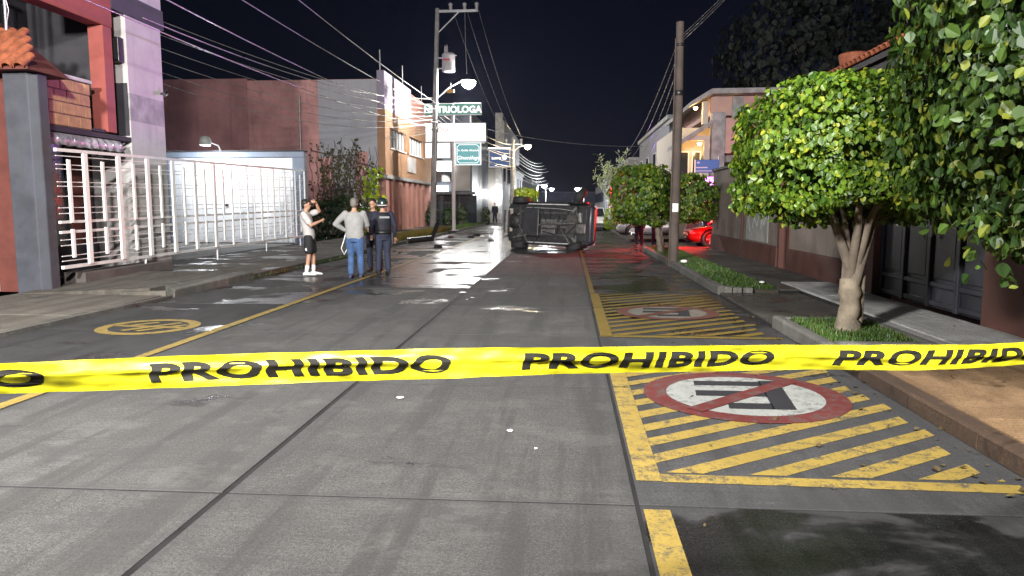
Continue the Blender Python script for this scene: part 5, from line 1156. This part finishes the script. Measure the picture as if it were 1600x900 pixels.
def gear(t):
    MB().lathe([(.185,.96),(.20,.96),(.20,1.03),(.185,1.03)], (0,0,0), 18).xf(Matrix.Diagonal((1.02,.8,1,1))).build('duty_belt', M_black, t)
    MB().box(.19,.25,-.06,.05,.70,.98).build('holster', M_black, t, .02); MB().box(-.24,-.19,-.04,.05,.84,.97).build('radio', M_black, t, .015)
    MB().box(-.12,.12,-.158,-.150,1.33,1.375).build('back_patch', grunge('grey_patch', (.28,.29,.31), .8, .3, 30), t)
    v = MB(); torso(v, [(1.03,0,0,.195,.152),(1.15,0,0,.20,.158),(1.30,0,0,.212,.160),(1.42,0,0,.185,.14),(1.46,0,0,.13,.10)]); fuse(v, 'vest', grunge('black_vest', (.010,.011,.018), .75, .3, 8, bump=.3), t, .016, 4)
M_helm = grunge('dark_green_helmet', (.012,.03,.024), .28, .2, 6, bump=0, coat=.5)
person('police officer in dark navy uniform and helmet seen from behind', (-4.36, 17.15, 0), R(28), dict(lel=(-.27,.06,1.14), lwr=(-.24,.20,.94), rel=(.28,-.03,1.14), rwr=(.29,.05,.88), la=(-.12,.03,.09), ra=(.11,-.02,.09)), 'jacket', M_navy, M_navy2, M_shorts, helmet=M_helm, extra=gear, sc=.99)
person('person in dark clothes half hidden behind the man in jeans', (-4.80, 17.95, 0), R(172), dict(lel=(-.25,.12,1.16), lwr=(-.10,.26,1.06), rel=(.25,.12,1.16), rwr=(.10,.26,1.10), la=(-.18,.06,.09), ra=(.10,0,.09), lk=(-.15,.05,.5)), 'jacket', grunge('black_jacket', (.012,.012,.016), .8, .3, 6), M_navy2, M_shorts, sc=1.0)
person('distant person standing under the bright wall lamp', (-6.55, 66.0, .1), R(170), dict(la=(-.15,0,.09), ra=(.13,.05,.09)), 'jacket', M_navy, M_navy2, M_shorts, detail=False)
person('person in dark coat standing in the red light by the tree trunks', (2.80, 29.4, .02), R(150), dict(lel=(-.26,.04,1.13)), 'jacket', M_shorts, M_navy2, M_shorts, detail=False)
person('second dark figure between the tree trunk and the wooden pole', (3.62, 31.0, .02), R(200), dict(), 'jacket', M_navy, M_navy2, M_shorts, detail=False)

# ---- fallen leaves and grit in the gutter and on the right pavement
k = 130; fx = np.concatenate([nr.uniform(2.30, 2.70, k//2), nr.uniform(2.9, 5.0, k//4), nr.uniform(.6, 2.6, k - k//2 - k//4)]); fy = np.concatenate([nr.uniform(3.2, 13, k//2), nr.uniform(3.5, 13.5, k//4), nr.uniform(3.2, 13, k - k//2 - k//4)])
fz = np.where(fx > 2.72, np.where(fy > 9.96, .075, .145), .012)
Pn = np.stack([fx, fy, fz], 1); Nn = np.tile([0., 0., 1.], (k, 1)) + nr.normal(0, .12, (k, 3))
fo = leafmesh('fallen_leaves', Pn, Nn, .042, leafmat('dry_leaf', (.035,.022,.010), (.06,.04,.014), (.09,.065,.018), .1, .7), None, droop=0)
tag(fo, 'dry fallen leaves scattered in the right gutter and on the pavement', 'leaves', kind='stuff')

# ================================================================== BARRIER TAPE
TP = [Vector(p) for p in ((-6.6,-.18,1.30),(-3.0,.98,1.235),(-1.29,1.55,1.208),(-.75,1.70,1.207),(-.14,1.90,1.192),(.58,2.15,1.162),(1.47,2.45,1.128),(2.6,3.2,1.12),(4.38,5.12,1.18))]
def cat(ps, per=24):
    out = []
    for i in range(len(ps)-1):
        p0, p1, p2, p3 = ps[max(i-1,0)], ps[i], ps[i+1], ps[min(i+2,len(ps)-1)]
        for k in range(per):
            t = k/per; out.append(.5*((2*p1)+(p2-p0)*t+(2*p0-5*p1+4*p2-p3)*t*t+(3*p1-p0-3*p2+p3)*t**3))
    return out + [ps[-1]]
TC = cat(TP); TS = [0.]
for i in range(1, len(TC)): TS.append(TS[-1] + (TC[i]-TC[i-1]).length)
import bisect
def tape_at(s, v):
    """point of the ribbon s metres along it, v metres above its middle, with its soft creases"""
    i = min(max(bisect.bisect(TS, s)-1, 0), len(TC)-2); f = (s-TS[i])/(TS[i+1]-TS[i]); p = TC[i].lerp(TC[i+1], f)
    d = (TC[i+1]-TC[i]).normalized(); n = Vector((d.y,-d.x,0)).normalized()   # towards the camera
    x = p.x; cr = .006 - .004*x if x < 1 else .002; cr += .002*math.sin(s*5.1)
    amp = .0055 + .002*math.sin(s*2.3)
    off = amp*math.exp(-((v-cr)/.010)**2)*.9 + .006*math.sin(s*3.7)*v/.038 + .004*math.sin(s*9+v*40) + .0020*math.sin(s*31+v*60) + .0014*math.sin(s*57-v*110+2) + .0012*math.sin(s*13.7+v*190)
    tilt = .22 + .10*math.sin(s*1.7)
    w = v*(1-.06*math.exp(-((v-cr)/.012)**2))
    return p + Vector((0,0,1))*w*math.cos(tilt*(1 if v < cr else -.5)) + n*(off + w*math.sin(tilt)*(-.6 if v > cr else .35))
M_tape = NT('yellow_tape_film'); tn = M_tape.noise(M_tape.pos((1,1,3)), 30, 4, .6)
M_tape.set(col=M_tape.mix(M_tape.rng(tn,.3,.7), (.56,.51,.014), (.64,.60,.022)), rough=M_tape.rng(tn,.3,.7,.30,.42), spec=.5)
_tr = M_tape.node('BsdfTranslucent'); _tr.inputs[0].default_value = (.6,.56,.02,1); _mx = M_tape.node('MixShader'); _mx.inputs[0].default_value = .25
M_tape.lk(M_tape.b.outputs[0], _mx.inputs[1]); M_tape.lk(_tr.outputs[0], _mx.inputs[2]); M_tape.lk(_mx.outputs[0], M_tape.out.inputs[0]); M_tape = M_tape.m
M_ink = plain('black_ink', (.010,.009,.006), .75, spec=.25)
tm_ = MB(); HV = .038; NVv = 26; ns = 520; V = []; Fc = []
for i in range(ns+1):
    s = TS[-1]*i/ns
    for j in range(NVv+1): V.append(tape_at(s, -HV + 2*HV*j/NVv))
for i in range(ns):
    for j in range(NVv): a = i*(NVv+1)+j; Fc.append((a, a+NVv+1, a+NVv+2, a+1))
tm_.add(V, Fc, True); tape = tag(tm_.build('barrier_tape', M_tape), 'yellow barrier tape printed PROHIBIDO stretched across the street', 'tape')
# printed words
def s_of_x(x):
    for i in range(len(TC)-1):
        if TC[i].x <= x <= TC[i+1].x: return TS[i] + (TS[i+1]-TS[i])*(x-TC[i].x)/(TC[i+1].x-TC[i].x)
base_me = fontmesh('PROHIBIDO', 1.0, bold=.042, spacing=1.10, align='LEFT')
xs_ = [v.co.x for v in base_me.vertices]; ys2 = [v.co.y for v in base_me.vertices]; x0_, x1_, y0_, y1_ = min(xs_), max(xs_), min(ys2), max(ys2)
for (xa, xb, sh0) in ((-2.0,-1.20,-.3), (-.985,-.300,-.22), (-.115,.600,.22), (.795,1.56,.75), (1.80,2.55,.6), (-2.95,-2.2,.1)):
    bm = bmesh.new(); bm.from_mesh(base_me)
    for k in range(1, 16): 
        gm = bm.verts[:] + bm.edges[:] + bm.faces[:]; bmesh.ops.bisect_plane(bm, geom=gm, plane_co=(0, y0_+(y1_-y0_)*k/16, 0), plane_no=(0,1,0))
    sa, sb = s_of_x(xa), s_of_x(xb); hh = .0455
    for v in bm.verts:
        u = (v.co.x-x0_)/(x1_-x0_); w = (v.co.y-y0_)/(y1_-y0_); vv = (w-.5)*hh + .0005
        skew = sh0*(vv)*(1. + .8*u)
        s = sa + (sb-sa)*u + skew*.9 + .010*math.sin((vv)*110)*(1 if xa < -.2 else .2)*math.exp(-((vv-.008)/.016)**2)
        p = tape_at(s, vv); i = min(max(bisect.bisect(TS, s)-1, 0), len(TC)-2); d = (TC[i+1]-TC[i]).normalized(); v.co = p + Vector((d.y,-d.x,0)).normalized()*.0012
    me = bpy.data.meshes.new('printed_word'); bm.to_mesh(me); bm.free(); me.materials.clear(); me.materials.append(M_ink); link('printed_word', me, tape)
tpst = thing('steel_post', 'thin steel post on the left pavement holding the tape end outside the picture', 'post', (-6.62, -.2, 0))
MB().tube([(0,0,0),(0,0,1.6)], .03, 8).build('shaft', M_metalgrey, tpst); MB().lathe([(.034,1.25),(.04,1.25),(.04,1.34),(.034,1.34)], (0,0,0), 10).build('tape_wrap', M_tape, tpst)

# ================================================================== OVERHEAD CABLES
def cable(a, b, sag, r, mat, label, group, n=18, name='cable'):
    a = Vector(a); b = Vector(b); pts = []
    for k in range(n+1):
        t = k/n; p = a.lerp(b, t); p.z -= 4*sag*t*(1-t); pts.append(tuple(p))
    return tag(MB().tube(pts, r, 5).build(name, mat), label, 'cable', group)
G1 = 'cables between the transformer pole and the left foreground'; G2 = 'cables between the two lamp poles'; G3 = 'cables on the right wooden pole'
A_ = lambda z, dx=0: (-8.1+.42*z/13+dx, 43.7, z)
ORD = ['highest', 'second highest', 'third highest', 'fourth highest', 'fifth highest', 'sixth highest', 'seventh highest', 'eighth highest', 'lowest']
def od(k, n): return 'lowest' if k == n-1 else ORD[k]
for k, (z, ex) in enumerate(((7.65,(-8.2,-6,8.8)), (7.25,(-8.9,-6,7.7)), (6.5,(-8.8,-6,6.7)), (6.2,(-9.1,-6,6.0)))):
    cable(A_(z), ex, .5+.12*k, .013, M_cablelight, od(k,4) + ' of the long cables sagging from the transformer pole to the left foreground', G1)
for k in range(6):
    cable((-8.0, 43.6, 7.45-.2*k), (-13.5-.4*k, 20+k, 7.6-.25*k), .45+.1*k, .013, M_cablelight, od(k,6) + ' of the cables fanning from the transformer pole across the brown wall', 'cables fanning across the brown wall')
for k in range(9):
    cable((-8.1+.2, 43.6, 7.28-.16*k), (-10.15, 44-.35*k, 6.85-.18*k), .12, .016, M_cablelight, od(k,9) + ' of the short bright service cables by the street lamp', 'service cables by the lamp', 8)
for k, x in enumerate((-6.9, -6.08, -5.38)):
    cable((x, 43.8, 13.28), (-4.95+.6*k, 60, 7.0), .7, .010, M_cablemat, ['thin high wire from the leftmost insulator of the crossarm','thin high wire from the middle insulator of the crossarm','thin high wire from the rightmost insulator of the crossarm'][k], G2)
for k in range(7):
    cable(A_(7.6-.28*k), (-4.55+.05*k, 59.8, 6.4-.33*k), .35+.1*(k%3), .022, M_cablelight if k % 2 else M_cablemat, od(k,7) + ' of the slack lit cables between the two lamp poles', G2)
for k in range(8):
    cable((-4.5, 60, 6.4-.3*k), (-3.2+.25*(k%4), 90, 6.8-.35*k), .55, .022, M_cablelight if k % 2 else M_cablemat, od(k,8) + ' of the slack cables leaving the warm lamp pole down the street', 'cables beyond the warm lamp pole')
cable(A_(6.9), (4.6, 47, 5.3), .5, .016, M_cablemat, 'single cable crossing the street from the transformer pole', 'crossing cable')
cable((-9.9, 17.0, 5.95), (-8.0, 43.6, 7.9), .6, .014, M_cablelight, 'pale cable from the left building column to the transformer pole', 'building cable')
cable((-15.0, 40.9, 5.0), (-16.5, 28.6, 3.8), .12, .012, M_cablelight, 'thin white wire from the wall conduit down to the blue-grey wall', 'wall wire', 10)
cable((-10.35, 40.9, 8.3), (-8.05, 43.6, 7.8), .2, .012, M_cablelight, 'thin wire from the warehouse corner to the pole', 'corner wire', 8)
for k in range(3):
    cable((2.85, 19.9, 5.95-.08*k), (5.9-.5*k, -1.5+2*k, 8.2-.3*k), .35, .006, M_cablemat, od(k,3) + ' of the cables rising from the wooden pole over the right pavement', G3)
for k in range(4):
    cable((2.82, 19.9, 5.9-.35*k), (3.2+.3*k, 46, 4.6-.3*k), .6, .009, M_cablemat, od(k,4) + ' of the cables sagging from the wooden pole down the right side', G3)

# ================================================================== NIGHT AIR
hz_b = MB().box(-60, 60, -20, 230, -1.2, 22).build('haze', None)
hz_b['kind'] = 'stuff'; hz_b['label'] = 'thin damp night air over the whole street'
hm = bpy.data.materials.new('night_air'); hm.use_nodes = True; hn = hm.node_tree; hn.nodes.clear()
ho = hn.nodes.new('ShaderNodeOutputMaterial'); hv = hn.nodes.new('ShaderNodeVolumePrincipled'); hn.links.new(hv.outputs[0], ho.inputs['Volume'])
hv.inputs['Color'].default_value = (.62, .66, 1, 1); hv.inputs['Density'].default_value = 0.00014; hv.inputs['Anisotropy'].default_value = .65
hz_b.data.materials.append(hm)
